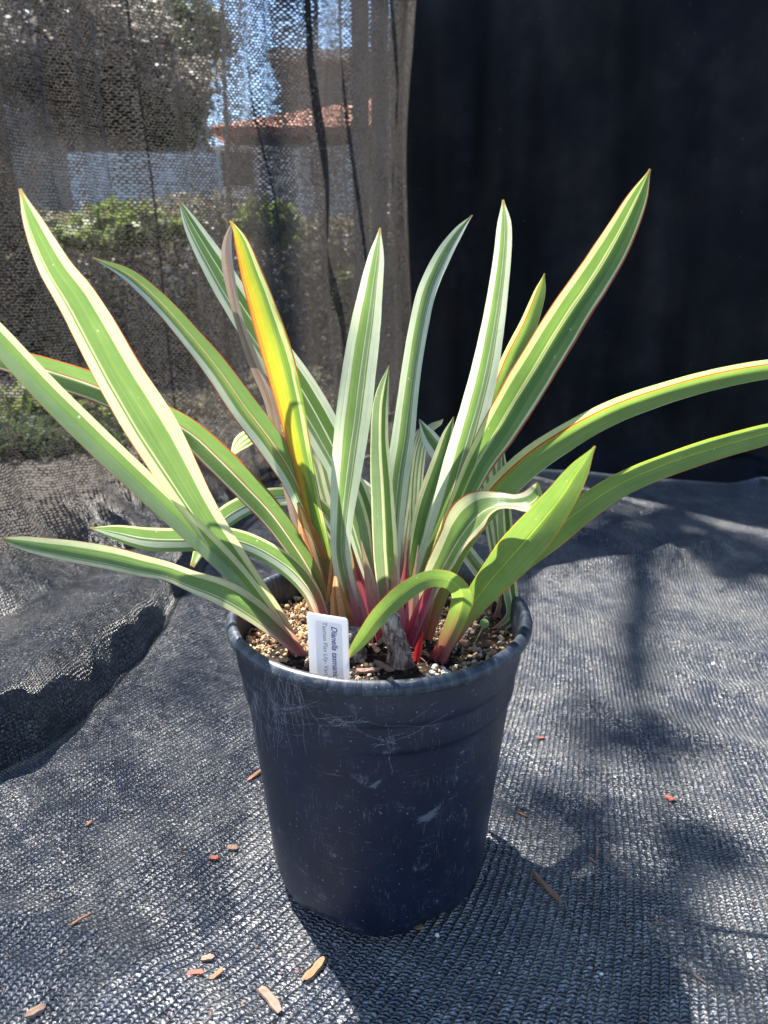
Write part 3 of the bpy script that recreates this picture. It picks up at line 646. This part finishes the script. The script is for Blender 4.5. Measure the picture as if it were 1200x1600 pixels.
o = bag.build('debris', crumb); tag(o, 'fine crumbs of bark and grit strewn over the ground cloth', 'debris', kind='stuff')

# ---------------------------------------------------------------- the plant
plant = empty('flax_lily_plant', (0.01, 0.0, SZ))
tag(plant, 'variegated strap-leaved plant with cream striped green leaves and pink bases growing in the black pot', 'potted plant')
def cr(p0, p1, p2, p3, t):
    return .5*((2*p1)+(-p0+p2)*t+(2*p0-5*p1+4*p2-p3)*t*t+(-p0+3*p1-3*p2+p3)*t**3)
def leaf(name, pts, dy, mat, roll=(0, 0), fold=.18, label=None, pinklen=.095, n=56, m=11, power=1.4, y0=None, tipr=1.0, wave=0.0):
    """pts from base to tip: pixel x, pixel y, width in pixels (, explicit y offset)"""
    if y0 is None: y0 = max(-.085, min(.085, on_z(pts[0][0], pts[0][1], SZ).y))
    P = np.array([(p[0], p[1], p[2]) for p in pts], float)
    L = np.concatenate([[0], np.cumsum(np.hypot(*np.diff(P[:, :2], axis=0).T))]); L /= L[-1]
    yo = np.array([(p[3] if len(p) > 3 else dy*L[i]**power) for i, p in enumerate(pts)])
    K = [Vector((*on_y(a, b, y0+yy),)) for (a, b, _), yy in zip(P, yo)]
    Wd = [.95*p[2]*((k-CAM).length)/F for p, k in zip(P, K)]
    Q = []
    E_ = [2*K[0]-K[1]]+K+[2*K[-1]-K[-2]]; WE = [Wd[0]]+Wd+[Wd[-1]]
    for i in range(n):
        t = i/(n-1); t = 1-(1-t)**1.25 if True else t
        k = min(len(K)-2, int(np.searchsorted(L, t, side='right')-1)); f_ = (t-L[k])/(L[k+1]-L[k])
        Q.append((cr(E_[k], E_[k+1], E_[k+2], E_[k+3], f_), max(.0002, cr(WE[k], WE[k+1], WE[k+2], WE[k+3], f_)), t))
    arc = [0]
    for i in range(1, n): arc.append(arc[-1]+(Q[i][0]-Q[i-1][0]).length)
    seed = random.random()*50; V_, UV, PK = [], [], []
    prevS = None
    for i, (p, w_, t) in enumerate(Q):
        T = (Q[min(i+1, n-1)][0]-Q[max(i-1, 0)][0]).normalized(); view = (CAM-p).normalized()
        Sd = T.cross(view)
        Sd = Sd.normalized() if Sd.length > .15 or prevS is None else (prevS-T*prevS.dot(T)).normalized()
        if prevS is not None: Sd = (Sd*.6+prevS*.4).normalized()
        prevS = Sd
        N = Sd.cross(T).normalized()
        if N.dot(view) < 0: N = -N
        rl = R(roll[0]+(roll[1]-roll[0])*t); S2 = Sd*math.cos(rl)+N*math.sin(rl); N2 = N*math.cos(rl)-Sd*math.sin(rl)
        half = w_/2/max(.5, math.cos(rl)); fd = fold*(1.6-t*1.1)
        for j in range(m):
            u = -1+2*j/(m-1); 
            off = fd*abs(u)**1.15*half*2 + wave*half*math.sin(t*22+seed+u)*abs(u)
            u_ = u*(1+.035*noise.noise(Vector((t*9, seed+(5 if u > 0 else 0), 0)))+.02*noise.noise(Vector((t*30, seed+(5 if u > 0 else 0), 3))))
            V_.append(p+S2*u_*half*math.sqrt(max(.2, 1-(fd*.8)**2))+N2*(off-fd*half))
            UV.append((j/(m-1), arc[i]/.30 if False else t)); PK.append(max(0, 1-arc[i]/pinklen))
    o = mesh(name, V_, grid_faces(n, m), LM[mat], plant, uvs=UV, attrs={'pink': PK, 'seed': [seed]*len(V_)})
    if label: o['label'] = label
    return o
def B(*pts): return list(pts)
# back row first
leaf('leaf', B((700, 925, 20), (685, 860, 26), (690, 800, 30), (703, 750, 34), (690, 712, 32), (670, 683, 26), (655, 655, 3)), .09, 'whiteb', (0, 20))
leaf('leaf', B((650, 940, 14), (648, 860, 18), (650, 780, 20), (655, 720, 20), (664, 680, 14), (676, 667, 12), (686, 661, 8), (692, 655, 2)), .12, 'pale', (0, 30))
leaf('leaf', B((622, 920, 18), (628, 850, 18), (636, 790, 20), (643, 740, 24), (650, 705, 22), (655, 680, 14), (658, 668, 4)), .10, 'pale', (0, 10))
leaf('leaf', B((768, 990, 12), (800, 962, 20), (797, 920, 24), (792, 870, 26), (788, 800, 24), (785, 745, 20), (783, 690, 6)), .04, 'narrow', (0, 10), pinklen=.03)
leaf('leaf', B((775, 975, 16), (790, 930, 24), (782, 870, 32), (774, 810, 38), (765, 755, 40), (757, 710, 32), (750, 670, 6)), .06, 'pale', (0, -10), pinklen=.04)
leaf('leaf', B((790, 975, 10), (793, 950, 20), (770, 915, 26), (742, 880, 26), (718, 846, 24), (700, 815, 18), (690, 790, 4)), .06, 'white', (0, 10), pinklen=.02)
leaf('leaf', B((560, 940, 20), (545, 880, 26), (520, 815, 32), (505, 765, 36), (492, 720, 36), (468, 688, 30), (438, 675, 24), (405, 676, 24), (378, 690, 24), (362, 712, 5)), .16, 'pale', (0, 20), power=1.0)
leaf('leaf', B((560, 950, 20), (545, 880, 24), (520, 820, 26), (488, 785, 27), (440, 776, 30), (392, 786, 34), (350, 810, 34), (320, 845, 26), (300, 885, 8)), .10, 'lowL', (0, -10))
leaf('leaf', B((600, 930, 20), (612, 880, 24), (600, 820, 22), (583, 775, 20), (565, 756, 16), (545, 742, 6)), .10, 'whiteb', (0, 0))
leaf('leaf', B((600, 960, 26), (583, 900, 38), (560, 820, 44), (540, 745, 48), (510, 682, 58), (470, 612, 60), (420, 543, 56), (375, 478, 48), (335, 413, 40), (300, 353, 24), (279, 311, 3)), .09, 'bluew', (0, 15), .12)
leaf('leaf', B((602, 985, 26), (592, 930, 36), (584, 870, 38), (575, 815, 38), (560, 768, 34), (545, 735, 24), (538, 715, 8)), .05, 'narrow', (0, 20))
leaf('leaf', B((690, 925, 24), (710, 860, 30), (735, 770, 36), (755, 690, 36), (775, 622, 34), (800, 560, 32), (825, 508, 28), (843, 458, 18), (851, 427, 2)), .06, 'arch', (0, -10))
leaf('leaf', B((560, 950, 14), (556, 900, 20), (553, 860, 18), (548, 825, 14), (545, 800, 3)), .01, 'green', (0, 0))
leaf('leaf', B((612, 975, 24), (612, 915, 26), (613, 860, 30), (616, 800, 38), (622, 740, 40), (630, 688, 38), (637, 630, 34), (645, 570, 32), (655, 510, 31), (668, 455, 30), (690, 405, 26), (715, 364, 16), (738, 336, 2)), .05, 'white', (0, 25), .25)
# left fan
leaf('dry_leaf', B((514, 940, 24), (494, 890, 26), (472, 830, 26), (452, 760, 20), (436, 690, 18), (420, 620, 19), (395, 560, 17), (374, 500, 15), (361, 440, 18), (355, 395, 15), (358, 365, 8), (367, 341, 2)), .03, 'dry', (0, 30), .3, 'withered greyish pink leaf behind the yellow leaf', wave=.25)
leaf('leaf', B((520, 970, 20), (512, 915, 24), (498, 860, 26), (478, 800, 32), (455, 745, 40), (420, 690, 47), (380, 638, 46), (340, 580, 40), (298, 528, 34), (250, 474, 28), (200, 430, 20), (145, 403, 3)), .02, 'half', (0, -15), .25)
leaf('leaf', B((516, 985, 18), (510, 960, 22), (496, 915, 28), (470, 868, 34), (430, 810, 42), (390, 765, 48), (340, 715, 48), (290, 672, 44), (210, 632, 44), (150, 605, 44), (80, 582, 42), (30, 567, 36), (-25, 553, 30), (-70, 548, 24), (-110, 548, 4)), -.01, 'fold', (0, 10), .3)
leaf('leaf', B((518, 965, 22), (511, 900, 28), (500, 840, 28), (484, 770, 30), (468, 700, 38), (452, 625, 46), (434, 555, 50), (413, 488, 44), (394, 430, 34), (378, 380, 22), (367, 356, 8), (359, 345, 3)), -.01, 'yellow', (0, 10), .2, 'leaf turning bright yellow and orange along its left half')
leaf('leaf', B((512, 990, 18), (500, 958, 26), (484, 922, 30), (452, 886, 34), (402, 855, 34), (350, 840, 36), (290, 843, 38), (232, 842, 36), (182, 832, 24), (141, 825, 3)), -.03, 'lowL', (0, 10))
leaf('leaf', B((470, 1030, 12), (430, 975, 26), (385, 915, 32), (335, 862, 38), (270, 800, 40), (200, 735, 42), (130, 668, 42), (60, 598, 40), (0, 532, 36), (-50, 480, 28), (-90, 436, 4)), -.05, 'upper', (0, -10), .15)
leaf('leaf', B((468, 1022, 16), (438, 972, 26), (405, 925, 32), (368, 875, 40), (315, 800, 54), (248, 686, 76), (188, 588, 72), (128, 480, 60), (88, 420, 47), (53, 350, 28), (31, 295, 4)), -.07, 'wide', (0, 5), .12)
leaf('leaf', B((480, 1030, 12), (444, 994, 26), (400, 956, 38), (350, 926, 42), (300, 908, 34), (262, 893, 30), (225, 885, 34), (170, 872, 36), (100, 860, 32), (40, 850, 22), (4, 842, 6)), -.07, 'wide', (20, -25), .15)
# centre
leaf('leaf', B((650, 985, 22), (655, 920, 30), (672, 868, 40), (690, 818, 47), (708, 760, 52), (725, 700, 52), (742, 640, 48), (757, 580, 43), (770, 510, 37), (779, 450, 31), (785, 400, 27), (788, 350, 21), (786, 312, 3)), -.01, 'white', (0, 0), .16)
leaf('leaf', B((658, 995, 20), (668, 930, 24), (690, 855, 30), (717, 790, 36), (745, 730, 46), (775, 680, 58), (810, 620, 64), (850, 555, 64), (890, 490, 61), (930, 430, 55), (966, 370, 46), (996, 310, 30), (1016, 264, 3)), .01, 'big', (0, 0), .2)
leaf('leaf', B((640, 985, 22), (640, 930, 28), (646, 880, 32), (655, 830, 32), (668, 780, 33), (685, 730, 29), (699, 682, 19), (709, 651, 2)), .03, 'dark', (0, 10), .2)
leaf('leaf', B((612, 995, 26), (608, 940, 34), (604, 880, 40), (601, 820, 40), (597, 750, 36), (594, 690, 30), (595, 640, 26), (600, 605, 18), (608, 571, 2)), .0, 'narrow', (0, 25), .25)
leaf('leaf', B((565, 1000, 22), (548, 940, 28), (533, 870, 32), (534, 810, 38), (541, 740, 50), (551, 660, 57), (561, 580, 55), (571, 510, 48), (580, 450, 37), (588, 400, 24), (594, 356, 3)), .0, 'white', (0, 0), .18)
# right fan
leaf('leaf', B((668, 1000, 16), (690, 925, 24), (715, 862, 32), (745, 812, 40), (782, 765, 46), (830, 720, 47), (890, 680, 43), (960, 643, 38), (1040, 614, 34), (1120, 592, 31), (1200, 577, 28), (1270, 572, 22), (1330, 578, 4)), -.03, 'arch', (0, 0), .22)
leaf('leaf', B((690, 1025, 16), (712, 990, 24), (738, 952, 30), (775, 912, 38), (815, 872, 44), (862, 835, 46), (912, 795, 42), (970, 757, 38), (1040, 727, 36), (1120, 700, 34), (1200, 678, 31), (1270, 662, 22), (1320, 655, 4)), -.02, 'green', (0, -15), .2)
leaf('leaf', B((648, 1000, 18), (664, 940, 28), (690, 880, 42), (718, 830, 56), (748, 795, 54), (778, 785, 34), (803, 786, 24), (824, 784, 30), (838, 772, 26), (841, 755, 6)), -.05, 'curl', (0, 50), .2, 'leaf bent over with a curled cream tip', wave=.2)
leaf('leaf', B((684, 1030, 20), (706, 990, 30), (735, 950, 38), (770, 906, 52), (805, 865, 64), (840, 825, 62), (875, 780, 50), (905, 735, 32), (930, 697, 3)), -.06, 'green', (0, 5), .14)
leaf('leaf', B((684, 1034, 22, 0), (700, 1000, 28, -.005), (716, 962, 32, -.015), (722, 930, 34, -.03), (706, 908, 30, -.045), (672, 904, 28, -.055), (632, 925, 31, -.06), (593, 962, 29, -.062), (562, 1003, 20, -.060), (537, 1034, 3, -.055)), 0, 'loop', (30, -10), .12, 'short leaf looping over towards the white tag')
# pink leaf bases wrapped round each other
for (b, m1, t, w_, mt) in (((600, 1000), (585, 940), (572, 880), 34, 'sheath'), ((572, 1005), (560, 950), (545, 890), 32, 'sheath'), ((622, 1005), (620, 950), (618, 880), 32, 'sheath'), ((640, 1010), (644, 955), (650, 890), 30, 'sheath'),
        ((608, 985), (596, 930), (585, 860), 30, 'redsheath'), ((630, 995), (630, 940), (636, 880), 28, 'redsheath'), ((634, 1012), (655, 960), (690, 880), 28, 'redsheath'), ((585, 990), (572, 940), (556, 880), 24, 'redsheath'),
        ((676, 1030), (715, 985), (765, 930), 26, 'redsheath'), ((688, 1034), (705, 990), (735, 945), 28, 'sheath'), ((452, 1005), (432, 980), (395, 945), 12, 'redsheath'), ((765, 965), (775, 940), (785, 915), 22, 'sheath'), ((504, 985), (498, 930), (480, 870), 20, 'sheath')):
    leaf('leaf_sheath', B((*b, w_*.8), (*m1, w_*.8), (*t, w_*.28), (2*t[0]-m1[0]-(t[0]-m1[0])*.4, 2*t[1]-m1[1]-(t[1]-m1[1])*.4, 2)), .012, mt, (0, 0), .35, pinklen=.12, n=24, m=9)
leaf('leaf_sheath', B((650, 1034, 11), (654, 1014, 13), (661, 988, 2)), 0, 'shoot', (0, 0), .3, y0=-.066, label= 'short bright red shoot at soil level', pinklen=.2, n=16, m=7)
leaf('dry_leaf', B((522, 965, 30), (512, 925, 36), (496, 880, 44), (478, 825, 26), (466, 785, 5)), -.01, 'drysheath', (0, 0), .3, 'papery orange-brown sheath at the foot of the yellow leaf', n=26, wave=.2)
leaf('dry_leaf', B((525, 985, 30), (520, 950, 28), (522, 900, 18), (524, 860, 15), (518, 828, 4)), -.015, 'drysheath', (0, 0), .3, 'narrow brown split sheath standing beside the white edged leaf', n=26, wave=.35)
leaf('dry_leaf', B((540, 1000, 34), (534, 965, 40), (528, 930, 26), (524, 900, 5)), -.018, 'drysheath', (0, 0), .4, 'brown stub of an old leaf base behind the tag', n=20, wave=.2)

# woody old stem, grey and flaky
g = G('flaky_stem'); o_ = g.obj(); nn1 = g.noise(g.n('ShaderNodeMapping', {'Vector': o_, 'Scale': (1, 1, .35)}).outputs[0], 260.0, 4.0, .7)
stemm = g.done(g.bsdf(g.ramp(nn1, [(.35, (.05, .03, .025)), (.48, (.20, .15, .13)), (.6, (.42, .36, .32)), (.72, (.55, .48, .44))]), .9, .2, g.bump(nn1, .003)))
def stem(px0, py0, px1, py1, r0, r1, y, name, label):
    a = on_y(px0, py0, y); b = on_y(px1, py1, y); n = 14; seg = 18; V_ = []
    t = (b-a).normalized(); e = t.orthogonal().normalized(); e2 = t.cross(e)
    for i in range(n):
        s = i/(n-1); c = a.lerp(b, s); r_ = (r0+(r1-r0)*s)*(1+.18*(i % 4 == 0))
        for j in range(seg):
            an = 2*math.pi*j/seg; V_.append(c+(e*math.cos(an)+e2*math.sin(an))*r_*(1+.25*noise.noise(Vector((an*2.5, s*9, y*50)))))
    f = grid_faces(n, seg, True); k = len(V_); f += [tuple(range(seg))[::-1], tuple(range(k-seg, k))]
    o = mesh(name, V_, f, stemm, plant); o['label'] = label
yb = on_z(630, 1040, SZ).y
stem(632, 1050, 606, 960, .0085, .0062, yb, 'woody_stem', 'grey flaky old stem between the pink bases')
stem(555, 1035, 548, 985, .0085, .0070, yb+.012, 'woody_stem', 'grey old stem stub behind the tag')
stem(522, 975, 515, 935, .0070, .0050, on_z(520, 985, SZ).y, 'woody_stem', 'pale stub under the orange sheath')
# root hairs round the stem foot
for k in range(16):
    a = random.uniform(0, 6.28); c = on_z(632+random.uniform(-30, 40), 1035+random.uniform(-12, 8), SZ)
    q = [c+Vector((0, 0, .008))]
    for i in range(4): q.append(q[-1]+Vector((.0035*math.cos(a)+random.gauss(0, .001), .0035*math.sin(a)+random.gauss(0, .001), random.uniform(-.003, .0015))))
    tube('root', q, [.0004, .0004, .0003, .0003, .0001], W2 if k % 2 else W4, plant, 5)

# bark bits on the soil
for k, (px, py, L, W, an, m, lb) in enumerate([(600, 1040, .016, .005, -35, W2, 'grey bark sliver on the soil left of the flaky stem'), (575, 1052, .018, .004, 25, W2, 'pale curled sliver on the soil beside the white tag'), (722, 1005, .012, .004, -60, W4, 'dark seed-like bark bit on the grit at the right'),
        (770, 1015, .010, .005, -20, W1, 'orange bark bit on the soil near the right rim'), (400, 975, .009, .004, 40, W4, 'brown bark bit on the tan grit at the left'), (690, 920, .012, .005, 10, W4, 'bark piece on shaded soil behind the looping leaf'), (420, 940, .008, .004, -30, W3, 'red-brown bark bit near the left rim')]):
    p = on_z(px, py, SZ+.002); vs, fs = chip(L, W, .0018, 40+k); o = mesh('bark_bit', vs, fs, m, smooth=False)
    o.location = (p.x, p.y, soil_z(p.x, p.y)+.002); o.rotation_euler = (random.uniform(-.3, .3), random.uniform(-.2, .2), R(an)); tag(o, lb, 'bark', 'bark bits on the potting soil')

# clover-like seedling at the right
sd = empty('seedling', tuple(on_z(735, 1010, SZ))); tag(sd, 'tiny weed seedling with one round green leaf on the soil at the right', 'seedling')
a = on_z(735, 1012, SZ); y_ = a.y
pts = [on_y(x, y, y_) for x, y in ((735, 1018), (742, 1005), (750, 990), (756, 978))]
tube('stem', pts, [.0004]*4, plain('seedling_stem', (.30, .30, .16), .6), sd, 6)
c = on_y(757, 974, y_); V_ = [c]; vw = (CAM-c).normalized(); e = Vector((1, 0, 0)); e2 = (vw+Vector((0, 0, .6))).normalized().cross(e).normalized()
for j in range(20): an = 2*math.pi*j/20; V_.append(c+(e*math.cos(an)*.0033+e2*math.sin(an)*.0038)+vw*.0006*math.cos(2*an))
mesh('leaf', V_, [(0, 1+j, 1+(j+1) % 20) for j in range(20)], leafgreen('seedling_leaf', (.22, .36, .12)), sd)

# ---------------------------------------------------------------- plant tag
g = G('white_plastic_tag'); tagm = g.done(g.n('ShaderNodeMixShader', [.45, g.bsdf((.88, .88, .90), .35, .5), g.n('ShaderNodeBsdfTranslucent', {'Color': (.9, .9, .92)}).outputs[0]]).outputs[0])
ink = plain('violet_ink', (.09, .07, .22), .6, .2, .1); ink2 = plain('grey_violet_ink', (.22, .20, .36), .6, .2, .1)
YT = -.0800
ptl = on_y(479, 957, YT); ptr = on_z(543, 967, ptl.z)
pbl = on_y(477, 1075, YT)
ex = (ptr-ptl).normalized(); Wt = (ptr-ptl).length
tl = empty('plant_label', (ptl.x, ptl.y, SZ)); tag(tl, 'white plastic plant tag with sideways purple lettering standing at the front of the pot', 'plant tag')
# tag plane: leans back a little, standing in the soil
dn = Vector((0, .04, -1)); dn = (dn-ex*dn.dot(ex)).normalized(); nrm = ex.cross(dn).normalized()
if nrm.dot(CAM-ptl) < 0: nrm = -nrm
H_ = .068
def rounded(w_, h_, r_, n=6):
    o = []
    for cx_, cy_, a0 in ((r_, r_, 180), (w_-r_, r_, 270), (w_-r_, h_-r_, 0), (r_, h_-r_, 90)):
        for k in range(n+1): a = R(a0+90*k/n); o.append((cx_+r_*math.cos(a), cy_+r_*math.sin(a)))
    return o
ol = rounded(Wt, H_, .0022); T_ = .0007; V_ = []
for sgn in (0, -T_): V_ += [ptl+ex*x+dn*y+nrm*sgn for x, y in ol]
k = len(ol); F_ = [tuple(range(k)), tuple(range(k, 2*k))[::-1]]+[(i, i+k, (i+1) % k+k, (i+1) % k) for i in range(k)]
mesh('card', V_, F_, tagm, tl, smooth=False)
ol2 = rounded(Wt*.66, H_*.98, .001)
inner = [ptl+ex*(x+Wt*.20)+dn*(y+.0042)+nrm*.00012 for x, y in ol2]
mesh('sticker', inner, [tuple(range(len(inner)))], tagm, tl, smooth=False)
def text(body, size, x, y, mat, shear=0.0, bold=0.0, xs=1.0):
    cu_ = bpy.data.curves.new('lettering', 'FONT'); cu_.body = body; cu_.size = size; cu_.shear = shear; cu_.offset = bold
    to = bpy.data.objects.new('lettering', cu_); S.collection.objects.link(to); bpy.context.view_layer.update()
    me = bpy.data.meshes.new_from_object(to.evaluated_get(bpy.context.evaluated_depsgraph_get())); bpy.data.objects.remove(to)
    # text runs down the tag: its +x goes down, its +y goes right
    vs = [ptl+ex*(x+v.co.y)+dn*(y+v.co.x*xs)+nrm*.00026 for v in me.vertices]; fs = [tuple(p.vertices) for p in me.polygons]
    mesh('lettering', vs, fs, mat, tl, smooth=False); bpy.data.meshes.remove(me)
text('Dianella tasmanica', .0056, Wt*.60, .0066, ink, .22, .00009, .92)
text('Tasman Flax Lily- Variegated', .0043, Wt*.385, .0046, ink, 0, -.00002, .98)

# ---------------------------------------------------------------- cobwebs on the pot
web = plain('cobweb_silk', (.75, .77, .80), .5, .5, .05)
def pot_pt(px, py, lift=.0006):
    """point on the outer wall of the pot seen at that pixel"""
    r = ray(px, py).normalized(); s = .3
    for _ in range(900):
        p = CAM+r*s; z = p.z
        rb = float(np.interp(z, [b[1] for b in body[5:]]+[.215, .225], [b[0] for b in body[5:]]+[.1115, .1105]))
        if math.hypot(p.x, p.y) < rb+lift: return p
        s += .0006
    return CAM+r*s
def strand(bag_, a, b, sag, r_, jit=3.0, n=7, rr=random):
    q = []
    for i in range(n):
        t = i/(n-1); x = a[0]+(b[0]-a[0])*t+rr.gauss(0, jit)*(0 < i < n-1); y = a[1]+(b[1]-a[1])*t+sag*math.sin(t*math.pi)+rr.gauss(0, jit)*(0 < i < n-1)
        q.append(pot_pt(x, y))
    for i in range(n):
        t = (q[min(i+1, n-1)]-q[max(i-1, 0)]).normalized(); e = t.orthogonal().normalized(); e2 = t.cross(e)
        for j in range(3): an = 2.1*j; bag_[0].append(q[i]+(e*math.cos(an)+e2*math.sin(an))*r_)
    k = len(bag_[0])-3*n
    for i in range(n-1):
        for j in range(3): bag_[1].append((k+i*3+j, k+i*3+(j+1) % 3, k+(i+1)*3+(j+1) % 3, k+(i+1)*3+j))
rw = random.Random(5)
bg_ = ([], [])
for _ in range(60):
    x = rw.uniform(386, 470); y = rw.uniform(1050, 1085); strand(bg_, (x, y), (x+rw.uniform(-22, 28), min(1195, y+rw.uniform(30, 110))), 0, .00003, 1.6, 8, rw)
for _ in range(14): x = rw.uniform(400, 440); y = rw.uniform(1085, 1150); strand(bg_, (x, y), (x+rw.uniform(20, 70), y+rw.uniform(-15, 18)), 6, .00003, 1.4, 7, rw)
o = mesh('cobweb', bg_[0], bg_[1], web); tag(o, 'tangled cobweb threads hanging down the upper left of the pot wall', 'cobweb')
bg_ = ([], [])
for _ in range(26): x = rw.gauss(538, 14); y = rw.gauss(1128, 5); strand(bg_, (x, y), (x+rw.gauss(0, 18), y+rw.gauss(0, 5)), 0, .00004, 2, 5, rw)
for (a, b, sg) in (((500, 1112), (530, 1128), 2), ((550, 1130), (612, 1160), 8), ((612, 1160), (700, 1115), 3), ((612, 1160), (603, 1128), 0), ((606, 1156), (612, 1210), 0), ((560, 1125), (690, 1130), 8), ((640, 1128), (685, 1095), 2), ((480, 1105), (505, 1140), 0)):
    strand(bg_, a, b, sg, .000035, 1.0, 9, rw)
for _ in range(14): x = rw.gauss(606, 8); y = rw.gauss(1156, 5); strand(bg_, (x, y), (x+rw.gauss(0, 9), y+rw.gauss(0, 7)), 0, .00004, 2, 5, rw)
o = mesh('cobweb', bg_[0], bg_[1], web); tag(o, 'dense little cobweb knots strung across the front of the pot below the rim', 'cobweb')
# a dry smear and flecks stuck to the wall
def smear(pts, name, label):
    V_ = [pot_pt(x, y, .0004) for x, y in pts]; c = sum(V_, Vector())/len(V_)
    V2 = [c]+V_; n = len(V_); V2 = [c]+[c.lerp(v, .5) for v in V_]+V_
    o = mesh(name, V2, [(0, 1+i, 1+(i+1) % n) for i in range(n)]+[(1+i, 1+n+i, 1+n+(i+1) % n, 1+(i+1) % n) for i in range(n)], smearm, attrs={'edge': [0]+[.4]*n+[1]*n}); tag(o, label, 'dirt mark')
g = G('dried_splash'); nz_ = g.noise(g.obj(), 700.0, 4.0, .7)
smearm = g.done(g.n('ShaderNodeMixShader', [g.M('MULTIPLY', g.ss(g.M('ADD', g.n('ShaderNodeAttribute', attribute_name='edge').outputs['Fac'], g.M('MULTIPLY', g.M('SUBTRACT', nz_, .5), 1.2)), .95, .25), .75), g.n('ShaderNodeBsdfTransparent').outputs[0], g.bsdf((.13, .15, .19), .8)]).outputs[0])
smear([(645, 1280), (662, 1272), (678, 1262), (694, 1250), (690, 1262), (684, 1276), (672, 1286), (656, 1288), (648, 1292)], 'dried_splash', 'pale fan shaped dried splash on the right of the pot wall')
smear([(570, 1230), (582, 1224), (592, 1216), (602, 1214), (596, 1224), (586, 1234), (576, 1233)], 'dried_splash', 'small white dried streak in the middle of the pot wall')
